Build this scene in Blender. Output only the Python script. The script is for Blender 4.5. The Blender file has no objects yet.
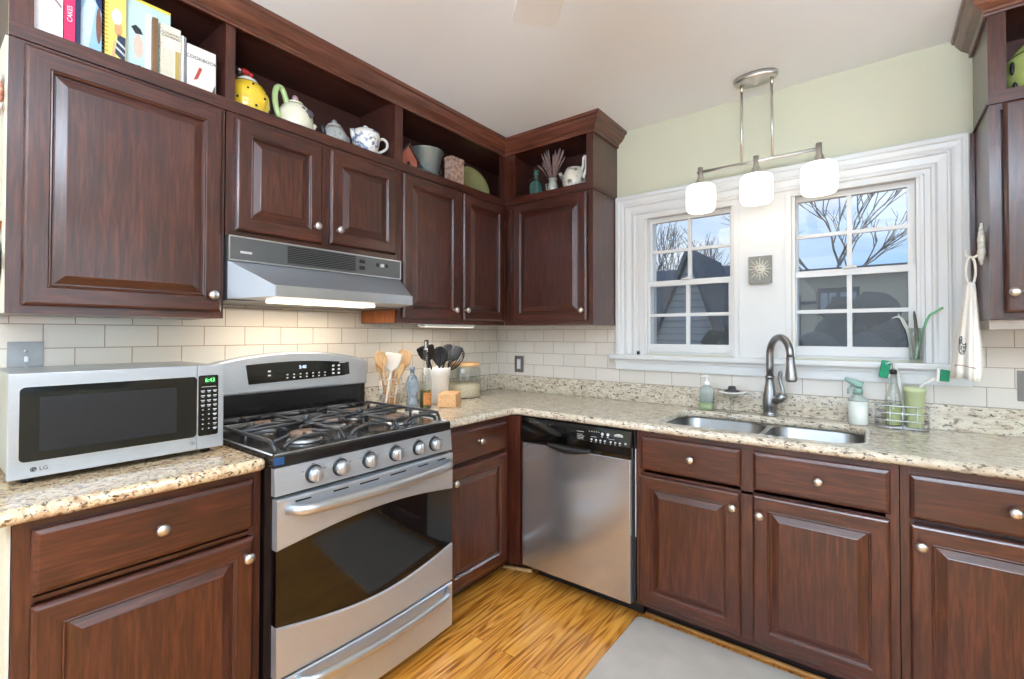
import bpy, bmesh, math, random
from mathutils import Vector, Matrix
random.seed(7)
S = bpy.context.scene
C = S.collection

# ---------------------------------------------------------------- camera
CAM = (2.1421, -2.6234, 1.3006)
yaw, pitch, roll, FPX = math.radians(37.658), math.radians(0.76), math.radians(0.102), 470.1
fw = Vector((-math.sin(yaw)*math.cos(pitch), math.cos(yaw)*math.cos(pitch), math.sin(pitch)))
rt = Vector((math.cos(yaw), math.sin(yaw), 0)); up = rt.cross(fw)
r2 = rt*math.cos(roll)+up*math.sin(roll); u2 = -rt*math.sin(roll)+up*math.cos(roll)
cd = bpy.data.cameras.new('camera'); cam = bpy.data.objects.new('camera', cd); C.objects.link(cam)
mw = Matrix((r2, u2, -fw)).transposed().to_4x4(); mw.translation = CAM
cam.matrix_world = mw
cd.sensor_width = 36; cd.lens = FPX/1024*36; cd.shift_x = .00159; cd.shift_y = -.01128
cd.clip_start = .02; cd.clip_end = 300
S.camera = cam
S.view_settings.view_transform = 'Standard'; S.view_settings.look = 'None'
S.view_settings.gamma = 1; S.view_settings.use_curve_mapping = False
S.view_settings.exposure = -0.08

# ---------------------------------------------------------------- world: blue sky with soft cloud
W = bpy.data.worlds.new('sky'); S.world = W; W.use_nodes = True
nt = W.node_tree; nt.nodes.clear()
def N(t, **k):
    n = nt.nodes.new(t)
    for a, b in k.items():
        if a in n.inputs: n.inputs[a].default_value = b
        else: setattr(n, a, b)
    return n
tc = N('ShaderNodeTexCoord'); mp = N('ShaderNodeMapping'); mp.inputs['Scale'].default_value = (1, 1, 2.6)
nz = N('ShaderNodeTexNoise'); nz.inputs['Scale'].default_value = 2.3; nz.inputs['Detail'].default_value = 6
cr = N('ShaderNodeValToRGB'); cr.color_ramp.elements[0].position = .42; cr.color_ramp.elements[1].position = .66
cr.color_ramp.elements[0].color = (.36, .60, .92, 1); cr.color_ramp.elements[1].color = (.86, .91, .97, 1)
bg = N('ShaderNodeBackground'); bg.inputs['Strength'].default_value = 1.15
ou = N('ShaderNodeOutputWorld')
L = nt.links.new
L(tc.outputs['Generated'], mp.inputs[0]); L(mp.outputs[0], nz.inputs['Vector']); L(nz.outputs['Fac'], cr.inputs[0])
L(cr.outputs[0], bg.inputs[0]); L(bg.outputs[0], ou.inputs[0])

# ---------------------------------------------------------------- lamps
def area(name, loc, rot, sx, sy, power, col=(1, 1, 1)):
    l = bpy.data.lights.new(name, 'AREA'); l.shape = 'RECTANGLE'; l.size = sx; l.size_y = sy
    l.energy = power; l.color = col
    o = bpy.data.objects.new(name, l); o.location = loc; o.rotation_euler = rot; C.objects.link(o); return o
def point(name, loc, power, r, col=(1, 1, 1)):
    l = bpy.data.lights.new(name, 'POINT'); l.energy = power; l.shadow_soft_size = r; l.color = col
    o = bpy.data.objects.new(name, l); o.location = loc; C.objects.link(o); return o
# daylight of the side window, plus made-up fill lamps behind the camera and overhead
area('added_back_fill', (1.7, -5.1, 1.35), (math.radians(90), 0, 0), 2.6, 2.1, 46, (.84, .92, 1))  # added fill standing in for daylight from the unseen end of the room
area('side_window_daylight', (4.25, -2.2, 1.65), (math.radians(90), 0, math.radians(90)), 2.2, 1.2, 21, (.86, .93, 1))
area('added_overhead_fill', (1.9, -3.4, 2.43), (0, 0, 0), 1.5, 1.5, 8, (1, .97, .93))  # added downward fill, no fixture known here
# added upward fill behind the camera, made up to brighten the ceiling
area('added_ceiling_bounce', (2.5, -3.35, 1.75), (math.radians(180), 0, 0), .9, .9, 285, (.68, .84, 1))


# ---------------------------------------------------------------- colours and materials
def lin(c):
    return tuple(((x/255)/12.92 if x/255 <= .04045 else ((x/255+.055)/1.055)**2.4) for x in c)
MATS = {}
def base_mat(name):
    m = bpy.data.materials.new(name); m.use_nodes = True
    t = m.node_tree; b = t.nodes['Principled BSDF']; return m, t, b
def mat(name, col, rough=.5, metal=0, var=.06, scale=20, bump=0, coat=0, trans=0, ior=1.45, emit=0, aniso=0, sss=0, spec=.5, alpha=1, stretch=(1, 1, 1)):
    if name in MATS: return MATS[name]
    m, t, b = base_mat(name); c = lin(col)
    b.inputs['Roughness'].default_value = rough; b.inputs['Metallic'].default_value = metal
    b.inputs['Coat Weight'].default_value = coat; b.inputs['Coat Roughness'].default_value = .12
    b.inputs['Transmission Weight'].default_value = trans; b.inputs['IOR'].default_value = ior
    b.inputs['Specular IOR Level'].default_value = spec
    b.inputs['Alpha'].default_value = alpha
    if aniso: b.inputs['Anisotropic'].default_value = aniso
    if emit:
        b.inputs['Emission Color'].default_value = (*c, 1); b.inputs['Emission Strength'].default_value = emit
    n = t.nodes.new('ShaderNodeTexNoise'); n.inputs['Scale'].default_value = scale; n.inputs['Detail'].default_value = 4
    tc = t.nodes.new('ShaderNodeTexCoord'); mpp = t.nodes.new('ShaderNodeMapping'); mpp.inputs['Scale'].default_value = stretch
    t.links.new(tc.outputs['Object'], mpp.inputs[0]); t.links.new(mpp.outputs[0], n.inputs['Vector'])
    r = t.nodes.new('ShaderNodeValToRGB')
    r.color_ramp.elements[0].position = .3; r.color_ramp.elements[1].position = .7
    r.color_ramp.elements[0].color = (*[x*(1-var) for x in c], 1); r.color_ramp.elements[1].color = (*[min(1, x*(1+var)) for x in c], 1)
    t.links.new(n.outputs['Fac'], r.inputs[0]); t.links.new(r.outputs[0], b.inputs['Base Color'])
    if bump:
        bp_ = t.nodes.new('ShaderNodeBump'); bp_.inputs['Strength'].default_value = bump; bp_.inputs['Distance'].default_value = .002
        t.links.new(n.outputs['Fac'], bp_.inputs['Height']); t.links.new(bp_.outputs[0], b.inputs['Normal'])
    MATS[name] = m; return m

def wood(name, dark, mid, light, axis, rough=.36, coat=.5, freq=95, bump=.22):
    m, t, b = base_mat(name); nd = t.nodes; lk = t.links.new
    tc = nd.new('ShaderNodeTexCoord'); mp = nd.new('ShaderNodeMapping')
    oi = nd.new('ShaderNodeObjectInfo'); ad = nd.new('ShaderNodeVectorMath'); ad.operation = 'ADD'
    sc = nd.new('ShaderNodeVectorMath'); sc.operation = 'SCALE'; sc.inputs[0].default_value = (7.3, 3.1, 5.7)
    lk(oi.outputs['Random'], sc.inputs['Scale']); lk(tc.outputs['Object'], ad.inputs[0]); lk(sc.outputs[0], ad.inputs[1])
    s = [freq]*3; s['xyz'.index(axis)] = freq*.07
    mp.inputs['Scale'].default_value = s; lk(ad.outputs[0], mp.inputs[0])
    n1 = nd.new('ShaderNodeTexNoise'); n1.inputs['Scale'].default_value = 1.0; n1.inputs['Detail'].default_value = 8; n1.inputs['Roughness'].default_value = .62; n1.inputs['Distortion'].default_value = .6
    lk(mp.outputs[0], n1.inputs['Vector'])
    n2 = nd.new('ShaderNodeTexNoise'); n2.inputs['Scale'].default_value = 3.0; n2.inputs['Detail'].default_value = 3
    lk(ad.outputs[0], n2.inputs['Vector'])
    mx = nd.new('ShaderNodeMath'); mx.operation = 'MULTIPLY_ADD'; mx.inputs[1].default_value = .35; lk(n2.outputs['Fac'], mx.inputs[0]); lk(n1.outputs['Fac'], mx.inputs[2])
    r = nd.new('ShaderNodeValToRGB'); e = r.color_ramp.elements
    e[0].position = .45; e[0].color = (*lin(dark), 1); e[1].position = .9; e[1].color = (*lin(light), 1)
    k = e.new(.67); k.color = (*lin(mid), 1)
    lk(mx.outputs[0], r.inputs[0]); lk(r.outputs[0], b.inputs['Base Color'])
    bm_ = nd.new('ShaderNodeBump'); bm_.inputs['Strength'].default_value = bump; bm_.inputs['Distance'].default_value = .001
    lk(n1.outputs['Fac'], bm_.inputs['Height']); lk(bm_.outputs[0], b.inputs['Normal'])
    b.inputs['Roughness'].default_value = rough; b.inputs['Coat Weight'].default_value = coat; b.inputs['Coat Roughness'].default_value = .16
    MATS[name] = m; return m
WD = ((38, 13, 7), (64, 26, 15), (92, 45, 29))
WZ = wood('cherry_wood_grain_up', *WD, 'z'); WX = wood('cherry_wood_grain_across_back', *WD, 'x'); WY = wood('cherry_wood_grain_across_side', *WD, 'y')
CROWNW = ((58, 30, 20), (92, 50, 36), (122, 72, 54))
CX = wood('crown_wood_back', *CROWNW, 'x', freq=60); CY = wood('crown_wood_side', *CROWNW, 'y', freq=60)
INNER = wood('shelf_inner_wood', (50, 24, 19), (66, 34, 27), (84, 46, 37), 'y', rough=.5, coat=.05)
PALE = wood('pale_bare_wood', (196, 150, 100), (216, 172, 122), (232, 196, 150), 'z', rough=.6, coat=0, freq=60)
PINE = wood('orange_varnished_wood', (120, 62, 24), (160, 88, 38), (186, 112, 56), 'z', rough=.4, coat=.1)
STEEL = mat('brushed_steel', (194, 199, 206), .40, .8, .05, 60, .05, aniso=.4, stretch=(12, .4, 12))
STEELY = mat('brushed_steel_up', (192, 194, 198), .19, .88, .05, 60, .05, aniso=.4, stretch=(12, 12, .4))
STEELS = mat('smooth_steel', (200, 203, 207), .30, .9, .03)
NICKEL = mat('satin_nickel', (206, 203, 198), .32, 1, .03)
NICKELD = mat('brushed_nickel_faucet', (150, 150, 152), .28, 1, .04)
BLACK = mat('black_enamel', (20, 20, 22), .2, 0, .1, coat=.4)
BLACKM = mat('matte_cast_iron', (62, 62, 64), .34, .3, .2, 80, .3)
BLACKG = mat('black_glass', (6, 6, 7), .05, 0, .05, coat=.5)
BLACKP = mat('black_plastic', (28, 28, 30), .4)
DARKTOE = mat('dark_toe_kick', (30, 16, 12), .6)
GREY = mat('grey_painted_steel', (104, 105, 106), .35, .6, .04)
WHITE = mat('white_trim_paint', (216, 217, 217), .32, 0, .015, 8, coat=.15)
CEIL = mat('ceiling_paint', (232, 235, 238), .9, 0, .01, 3)
GREEN = mat('pale_green_wall_paint', (200, 198, 176), .75, 0, .02, 4)
CREAM = mat('cream_end_finish', (214, 208, 190), .5, 0, .02)  # pale cream tone of the left cabinet end panels
CERW = mat('white_ceramic', (232, 228, 220), .15, 0, .02, coat=.5)
BLANK = mat('off_white_paper', (226, 218, 206), .6, 0, .04, 30)
PRINT = mat('printed_ink_grey', (90, 86, 84), .6)
MARKW = mat('white_printed_marks', (200, 200, 200), .5)

def granite(name, sx, base, mid, warm, blk, stretch, rot=0, blkp=.595, wp=.50):
    m, t, b = base_mat(name); nd = t.nodes; lk = t.links.new
    tc = nd.new('ShaderNodeTexCoord'); mp = nd.new('ShaderNodeMapping'); mp.inputs['Scale'].default_value = stretch; mp.inputs['Rotation'].default_value = (0, 0, rot)
    lk(tc.outputs['Object'], mp.inputs[0])
    def noise(s, d=5, ro=.6, di=0):
        n = nd.new('ShaderNodeTexNoise'); n.inputs['Scale'].default_value = s; n.inputs['Detail'].default_value = d; n.inputs['Roughness'].default_value = ro; n.inputs['Distortion'].default_value = di
        lk(mp.outputs[0], n.inputs['Vector']); return n
    def ramp(src, p0, p1, c0, c1):
        r = nd.new('ShaderNodeValToRGB'); r.color_ramp.elements[0].position = p0; r.color_ramp.elements[1].position = p1
        r.color_ramp.elements[0].color = c0; r.color_ramp.elements[1].color = c1; lk(src, r.inputs[0]); return r
    a = ramp(noise(28, 6, .7).outputs['Fac'], .38, .62, (*lin(mid), 1), (*lin(base), 1))
    def over(prev, maskn, p0, p1, col):
        mk = ramp(maskn, p0, p1, (0, 0, 0, 1), (1, 1, 1, 1))
        mx = nd.new('ShaderNodeMixRGB'); lk(mk.outputs[0], mx.inputs[0]); lk(prev, mx.inputs[1]); mx.inputs[2].default_value = (*lin(col), 1); return mx.outputs[0]
    c = over(a.outputs[0], noise(50, 5, .65, .4).outputs['Fac'], wp, wp+.14, warm)
    c = over(c, noise(80, 3, .6).outputs['Fac'], .56, .65, tuple(x*.62 for x in warm))
    c = over(c, noise(64, 4, .6, 1.0).outputs['Fac'], blkp, blkp+.05, blk)
    lk(c, b.inputs['Base Color'])
    b.inputs['Roughness'].default_value = .16; b.inputs['Coat Weight'].default_value = .3; b.inputs['Coat Roughness'].default_value = .08
    return m
GRAN = granite('speckled_granite', 1, (214, 194, 162), (186, 160, 126), (158, 118, 82), (40, 34, 32), (1, 1, 1))
GRANW = granite('streaked_granite', 1, (216, 207, 190), (194, 181, 160), (170, 150, 128), (74, 64, 58), (.6, 1.2, 1.2), .5, .61, .52)

def tile(name, ax, off, c1, c2, grout):
    m, t, b = base_mat(name); nd = t.nodes; lk = t.links.new
    tc = nd.new('ShaderNodeTexCoord'); sp = nd.new('ShaderNodeSeparateXYZ'); lk(tc.outputs['Object'], sp.inputs[0])
    a1 = nd.new('ShaderNodeMath'); a1.operation = 'SUBTRACT'; a1.inputs[1].default_value = off; lk(sp.outputs['XYZ'.index(ax)], a1.inputs[0])
    a2 = nd.new('ShaderNodeMath'); a2.operation = 'SUBTRACT'; a2.inputs[1].default_value = 1.016; lk(sp.outputs[2], a2.inputs[0])
    cb = nd.new('ShaderNodeCombineXYZ'); lk(a1.outputs[0], cb.inputs[0]); lk(a2.outputs[0], cb.inputs[1])
    br = nd.new('ShaderNodeTexBrick'); lk(cb.outputs[0], br.inputs['Vector'])
    br.inputs['Scale'].default_value = 1; br.inputs['Mortar Size'].default_value = .0016; br.inputs['Mortar Smooth'].default_value = .25
    br.inputs['Brick Width'].default_value = .155; br.inputs['Row Height'].default_value = .0787
    br.inputs['Color1'].default_value = (*lin(c1), 1); br.inputs['Color2'].default_value = (*lin(c2), 1); br.inputs['Mortar'].default_value = (*lin(grout), 1)
    lk(br.outputs['Color'], b.inputs['Base Color'])
    bu = nd.new('ShaderNodeBump'); bu.invert = True; bu.inputs['Strength'].default_value = .6; bu.inputs['Distance'].default_value = .002
    lk(br.outputs['Fac'], bu.inputs['Height']); lk(bu.outputs[0], b.inputs['Normal'])
    b.inputs['Roughness'].default_value = .22; b.inputs['Coat Weight'].default_value = .3
    return m
TILEL = tile('cream_subway_tile', 'Y', -1.5664, (218, 211, 199), (211, 203, 191), (160, 138, 112))
TILEB = tile('cream_subway_tile_back', 'X', .0923, (220, 213, 204), (213, 206, 196), (168, 150, 134))

def floor_mat():
    m, t, b = base_mat('oak_strip_floor'); nd = t.nodes; lk = t.links.new
    tc = nd.new('ShaderNodeTexCoord'); sp = nd.new('ShaderNodeSeparateXYZ'); lk(tc.outputs['Object'], sp.inputs[0])
    cb = nd.new('ShaderNodeCombineXYZ'); lk(sp.outputs[1], cb.inputs[0]); lk(sp.outputs[0], cb.inputs[1])
    br = nd.new('ShaderNodeTexBrick'); lk(cb.outputs[0], br.inputs['Vector']); br.inputs['Scale'].default_value = 1
    br.inputs['Brick Width'].default_value = 1.1; br.inputs['Row Height'].default_value = .083; br.inputs['Mortar Size'].default_value = .0008; br.inputs['Mortar Smooth'].default_value = .3
    br.offset = .37
    br.inputs['Color1'].default_value = (0, 0, 0, 1); br.inputs['Color2'].default_value = (1, 1, 1, 1); br.inputs['Mortar'].default_value = (.5, .5, .5, 1)
    # ring-like oak grain, shifted from board to board
    ml = nd.new('ShaderNodeVectorMath'); ml.operation = 'SCALE'; ml.inputs[0].default_value = (3.7, 9.1, 2.3); lk(br.outputs['Color'], ml.inputs['Scale'])
    ad = nd.new('ShaderNodeVectorMath'); ad.operation = 'ADD'; lk(tc.outputs['Object'], ad.inputs[0]); lk(ml.outputs[0], ad.inputs[1])
    mp = nd.new('ShaderNodeMapping'); mp.inputs['Scale'].default_value = (9, .8, 9); lk(ad.outputs[0], mp.inputs[0])
    n = nd.new('ShaderNodeTexNoise'); n.inputs['Scale'].default_value = 1; n.inputs['Detail'].default_value = 1.5; n.inputs['Distortion'].default_value = .3; lk(mp.outputs[0], n.inputs['Vector'])
    sn = nd.new('ShaderNodeMath'); sn.operation = 'MULTIPLY'; sn.inputs[1].default_value = 75; lk(n.outputs['Fac'], sn.inputs[0])
    s2 = nd.new('ShaderNodeMath'); s2.operation = 'SINE'; lk(sn.outputs[0], s2.inputs[0])
    mp2 = nd.new('ShaderNodeMapping'); mp2.inputs['Scale'].default_value = (110, 4, 110); lk(ad.outputs[0], mp2.inputs[0])
    n2 = nd.new('ShaderNodeTexNoise'); n2.inputs['Scale'].default_value = 1; n2.inputs['Detail'].default_value = 3; lk(mp2.outputs[0], n2.inputs['Vector'])
    s3 = nd.new('ShaderNodeMath'); s3.operation = 'MULTIPLY_ADD'; s3.inputs[1].default_value = .12; lk(s2.outputs[0], s3.inputs[0]); lk(n2.outputs['Fac'], s3.inputs[2])
    r = nd.new('ShaderNodeValToRGB'); e = r.color_ramp.elements; e[0].position = .30; e[0].color = (*lin((160, 94, 30)), 1); e[1].position = .68; e[1].color = (*lin((234, 168, 78)), 1)
    k = e.new(.46); k.color = (*lin((214, 142, 54)), 1)
    lk(s3.outputs[0], r.inputs[0])
    hv = nd.new('ShaderNodeMixRGB'); hv.blend_type = 'MULTIPLY'; hv.inputs[0].default_value = 1
    r2_ = nd.new('ShaderNodeValToRGB'); r2_.color_ramp.elements[0].color = (.78, .72, .66, 1); r2_.color_ramp.elements[1].color = (1, 1, 1, 1); lk(br.outputs['Color'], r2_.inputs[0])
    lk(r.outputs[0], hv.inputs[1]); lk(r2_.outputs[0], hv.inputs[2])
    mo = nd.new('ShaderNodeMixRGB'); lk(br.outputs['Fac'], mo.inputs[0]); lk(hv.outputs[0], mo.inputs[1]); mo.inputs[2].default_value = (*lin((84, 46, 18)), 1)
    lk(mo.outputs[0], b.inputs['Base Color'])
    b.inputs['Roughness'].default_value = .3; b.inputs['Coat Weight'].default_value = .3; b.inputs['Coat Roughness'].default_value = .2
    return m
FLOOR = floor_mat()

def glassy(name, col=(1, 1, 1), mixf=.08, rough=0.0):
    # thin clear glass: see-through with a glossy reflection
    m = bpy.data.materials.new(name); m.use_nodes = True; t = m.node_tree; t.nodes.clear()
    o = t.nodes.new('ShaderNodeOutputMaterial'); tr = t.nodes.new('ShaderNodeBsdfTransparent'); gl = t.nodes.new('ShaderNodeBsdfGlossy'); mx = t.nodes.new('ShaderNodeMixShader')
    fr = t.nodes.new('ShaderNodeLayerWeight'); fr.inputs['Blend'].default_value = .18
    pw = t.nodes.new('ShaderNodeMath'); pw.operation = 'MULTIPLY'; pw.inputs[1].default_value = .55; t.links.new(fr.outputs['Facing'], pw.inputs[0])
    mm = t.nodes.new('ShaderNodeMath'); mm.operation = 'ADD'; mm.inputs[1].default_value = mixf; t.links.new(pw.outputs[0], mm.inputs[0])
    tr.inputs[0].default_value = (*col, 1); gl.inputs['Roughness'].default_value = rough
    t.links.new(mm.outputs[0], mx.inputs[0]); t.links.new(tr.outputs[0], mx.inputs[1]); t.links.new(gl.outputs[0], mx.inputs[2]); t.links.new(mx.outputs[0], o.inputs[0])
    MATS[name] = m; return m
PANE = glassy('window_pane', (1, 1, 1), .03)
CLEAR = glassy('clear_glass', (.93, .95, .94), .06, .02)
SMOKE = glassy('oven_door_glass', (.25, .24, .23), .05, .02)
def screen_mat():
    m = bpy.data.materials.new('insect_screen'); m.use_nodes = True; t = m.node_tree; t.nodes.clear()
    o = t.nodes.new('ShaderNodeOutputMaterial'); tr = t.nodes.new('ShaderNodeBsdfTransparent'); d = t.nodes.new('ShaderNodeBsdfDiffuse'); mx = t.nodes.new('ShaderNodeMixShader')
    n = t.nodes.new('ShaderNodeTexNoise'); n.inputs['Scale'].default_value = 60
    r = t.nodes.new('ShaderNodeValToRGB'); r.color_ramp.elements[0].color = (.10, .105, .12, 1); r.color_ramp.elements[1].color = (.22, .225, .24, 1)
    t.links.new(n.outputs['Fac'], r.inputs[0]); t.links.new(r.outputs[0], d.inputs[0])
    mx.inputs[0].default_value = .38
    t.links.new(tr.outputs[0], mx.inputs[1]); t.links.new(d.outputs[0], mx.inputs[2]); t.links.new(mx.outputs[0], o.inputs[0]); return m
SCREEN = screen_mat()

# ---------------------------------------------------------------- mesh helpers
class MB:
    def __init__(s): s.bm = bmesh.new(); s.mats = []; s.cur = 0; s.smooth = False
    def use(s, m):
        if m not in s.mats: s.mats.append(m)
        s.cur = s.mats.index(m); return s
    def _f(s, fs, smooth=False):
        for f in fs: f.material_index = s.cur; f.smooth = smooth
    def box(s, x0, x1, y0, y1, z0, z1, bev=0, M=None):
        x0, x1 = sorted((x0, x1)); y0, y1 = sorted((y0, y1)); z0, z1 = sorted((z0, z1))
        vs = [s.bm.verts.new(c) for c in [(x0,y0,z0),(x1,y0,z0),(x1,y1,z0),(x0,y1,z0),(x0,y0,z1),(x1,y0,z1),(x1,y1,z1),(x0,y1,z1)]]
        fs = [s.bm.faces.new([vs[i] for i in q]) for q in [(3,2,1,0),(4,5,6,7),(0,1,5,4),(1,2,6,5),(2,3,7,6),(3,0,4,7)]]
        s._f(fs)
        if bev:
            es = list({e for f in fs for e in f.edges})
            r = bmesh.ops.bevel(s.bm, geom=es, offset=bev, segments=2, affect='EDGES', profile=.7)
            s._f(r['faces'])
            vs = list({v for f in fs if f.is_valid for v in f.verts} | {v for f in r['faces'] for v in f.verts})
        if M is not None: bmesh.ops.transform(s.bm, matrix=M, verts=vs)
        return s
    def rings(s, rings, cap0=True, cap1=True, smooth=True, closed=True):
        R = [[s.bm.verts.new(p) for p in r] for r in rings]; fs = []
        n = len(R[0])
        for a, b in zip(R, R[1:]):
            for i in range(n if closed else n-1):
                j = (i+1) % n
                fs.append(s.bm.faces.new((a[i], a[j], b[j], b[i])))
        s._f(fs, smooth)
        if cap0: s._f([s.bm.faces.new(list(reversed(R[0])))])
        if cap1: s._f([s.bm.faces.new(R[-1])])
        return s
    def lathe(s, prof, c=(0, 0, 0), axis='z', n=24, sx=1, sy=1, cap0=True, cap1=True):
        rs = []
        for r, h in prof:
            ring = []
            for i in range(n):
                a = 2*math.pi*i/n; u, v = r*math.cos(a)*sx, r*math.sin(a)*sy
                p = {'z': (u, v, h), 'x': (h, u, v), 'y': (v, h, u), '-y': (u, -h, v), '-z': (v, u, -h)}[axis]
                ring.append((c[0]+p[0], c[1]+p[1], c[2]+p[2]))
            rs.append(ring)
        return s.rings(rs, cap0, cap1)
    def tube(s, pts, r, n=10, closed=False, flat=1):
        P = [Vector(p) for p in pts]; rr = list(r) if isinstance(r, (list, tuple)) else [r]*len(P)
        if 4 <= len(P) <= 9 and not closed and n >= 8:
            Q, q = [], []
            for i in range(len(P)-1):
                a, b_, c, d = P[max(i-1, 0)], P[i], P[i+1], P[min(i+2, len(P)-1)]
                for k in range(4):
                    t_ = k/4; Q.append(.5*((2*b_)+(c-a)*t_+(2*a-5*b_+4*c-d)*t_*t_+(3*b_-a-3*c+d)*t_**3)); q.append(rr[i]*(1-t_)+rr[i+1]*t_)
            Q.append(P[-1]); q.append(rr[-1]); P, rr = Q, q
        rs = []; prev = None
        for i, p in enumerate(P):
            if closed: t = (P[(i+1) % len(P)]-P[i-1])
            else: t = P[min(i+1, len(P)-1)]-P[max(i-1, 0)]
            t.normalize()
            if prev is None:
                a = Vector((0, 0, 1)) if abs(t.z) < .9 else Vector((1, 0, 0)); u = t.cross(a).normalized()
            else: u = (prev-t*prev.dot(t)).normalized()
            prev = u; v = t.cross(u)
            rs.append([p+u*math.cos(2*math.pi*k/n)*rr[i]+v*math.sin(2*math.pi*k/n)*rr[i]*flat for k in range(n)])
        if closed: rs.append(rs[0]); return s.rings(rs, False, False)
        return s.rings(rs)
    def prism(s, poly, axis, a0, a1, smooth=False):
        # poly: list of 2-tuples in the two other axes
        def P(q, a): return {'x': (a, q[0], q[1]), 'y': (q[0], a, q[1]), 'z': (q[0], q[1], a)}[axis]
        A = [s.bm.verts.new(P(q, a0)) for q in poly]; B = [s.bm.verts.new(P(q, a1)) for q in poly]; n = len(poly)
        fs = [s.bm.faces.new((A[i], A[(i+1) % n], B[(i+1) % n], B[i])) for i in range(n)]; s._f(fs, smooth)
        s._f([s.bm.faces.new(list(reversed(A))), s.bm.faces.new(B)]); return s
    def ball(s, c, r, sx=1, sy=1, sz=1, n=16):
        M = Matrix.Translation(c) @ Matrix.Diagonal((r*sx, r*sy, r*sz, 1))
        rr = bmesh.ops.create_uvsphere(s.bm, u_segments=n, v_segments=max(6, n//2), radius=1, matrix=M)
        s._f({f for v in rr['verts'] for f in v.link_faces}, True); return s
    def quad(s, pts): s._f([s.bm.faces.new([s.bm.verts.new(p) for p in pts])]); return s
    def add_mesh(s, me, M):
        n0 = len(s.bm.verts); f0 = len(s.bm.faces)
        s.bm.from_mesh(me); s.bm.verts.ensure_lookup_table(); s.bm.faces.ensure_lookup_table()
        bmesh.ops.transform(s.bm, matrix=M, verts=s.bm.verts[n0:])
        for f in s.bm.faces[f0:]: f.material_index = s.cur
        return s

def slab_mesh(loops, h, bev=0, res=3):
    """2-D outlines (outer + holes) in XY, thickness h in +Z, rounded edges."""
    cu = bpy.data.curves.new('outline', 'CURVE'); cu.dimensions = '2D'; cu.fill_mode = 'BOTH'
    for lp in loops:
        sp = cu.splines.new('POLY'); sp.points.add(len(lp)-1); sp.use_cyclic_u = True
        for i, p in enumerate(lp): sp.points[i].co = (p[0], p[1], 0, 1)
    cu.extrude = h/2-bev; cu.bevel_depth = bev; cu.bevel_resolution = res; cu.offset = -bev
    o = bpy.data.objects.new('tmp', cu); me = bpy.data.meshes.new_from_object(o)
    bpy.data.objects.remove(o); bpy.data.curves.remove(cu)
    me.transform(Matrix.Translation((0, 0, h/2))); return me
def rrect(x0, x1, y0, y1, r, n=6):
    out = []
    for cx, cy, a in ((x1-r, y1-r, 0), (x0+r, y1-r, 90), (x0+r, y0+r, 180), (x1-r, y0+r, 270)):
        for k in range(n+1):
            t = math.radians(a+90*k/n); out.append((cx+r*math.cos(t), cy+r*math.sin(t)))
    return out
# frames to lay flat outlines on walls: (u, v, depth) -> world
def on_side(x):   # facing +x : u = y, v = z
    return Matrix(((0, 0, 1, x), (1, 0, 0, 0), (0, 1, 0, 0), (0, 0, 0, 1)))
def on_back(y):   # facing -y : u = x, v = z, depth towards -y
    return Matrix(((1, 0, 0, 0), (0, 0, -1, y), (0, 1, 0, 0), (0, 0, 0, 1)))
def text_mesh(txt, size, depth=.0004):
    cu = bpy.data.curves.new('t', 'FONT'); cu.body = txt; cu.size = size; cu.align_x = 'CENTER'; cu.align_y = 'CENTER'; cu.extrude = depth
    o = bpy.data.objects.new('t', cu); me = bpy.data.meshes.new_from_object(o)
    bpy.data.objects.remove(o); bpy.data.curves.remove(cu); return me

WORLD = {}
def wpos(o): return WORLD.get(o.name, Vector((0, 0, 0)))
def tag(o, label=None, cat=None, group=None, kind=None):
    if label: o['label'] = label
    if cat: o['category'] = cat
    if group: o['group'] = group
    if kind: o['kind'] = kind
    return o
def build(name, mb, m=None, parent=None, origin=None, sharp=35):
    """one mesh object; vertices given in place, stored relative to the parent or own origin"""
    if m is not None and not mb.mats: mb.use(m); 
    bmesh.ops.remove_doubles(mb.bm, verts=mb.bm.verts, dist=1e-6)
    bmesh.ops.recalc_face_normals(mb.bm, faces=mb.bm.faces)
    o_ = wpos(parent) if parent is not None else Vector(origin or (0, 0, 0))
    bmesh.ops.translate(mb.bm, verts=mb.bm.verts, vec=-o_)
    me = bpy.data.meshes.new(name); mb.bm.to_mesh(me); mb.bm.free()
    for x in (mb.mats or [m]): me.materials.append(x)
    ob = bpy.data.objects.new(name, me); C.objects.link(ob)
    if parent is not None: ob.parent = parent
    else: ob.location = o_
    WORLD[ob.name] = Vector(o_)
    return ob
def thing(name, label, cat, loc, group=None):
    o = bpy.data.objects.new(name, None); o.empty_display_size = .05; C.objects.link(o); o.location = loc
    WORLD[o.name] = Vector(loc); return tag(o, label, cat, group)
def struct(name, mb, m=None, label=None):
    o = build(name, mb, m); o['kind'] = 'structure'
    if label: o['label'] = label
    return o
def mbox(*a, **k): return MB().box(*a, **k)

# ================================================================= ROOM SHELL
H = 2.507
b = MB().use(FLOOR).box(-.2, 4.4, -5.3, .2, -.06, 0); struct('floor', b)
b = MB().use(CEIL).box(-.2, 4.4, -5.3, .2, H, H+.1); struct('ceiling', b)
b = MB().use(GREEN).box(-.15, 0, -5.3, .15, 0, H); struct('wall_left', b)
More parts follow.
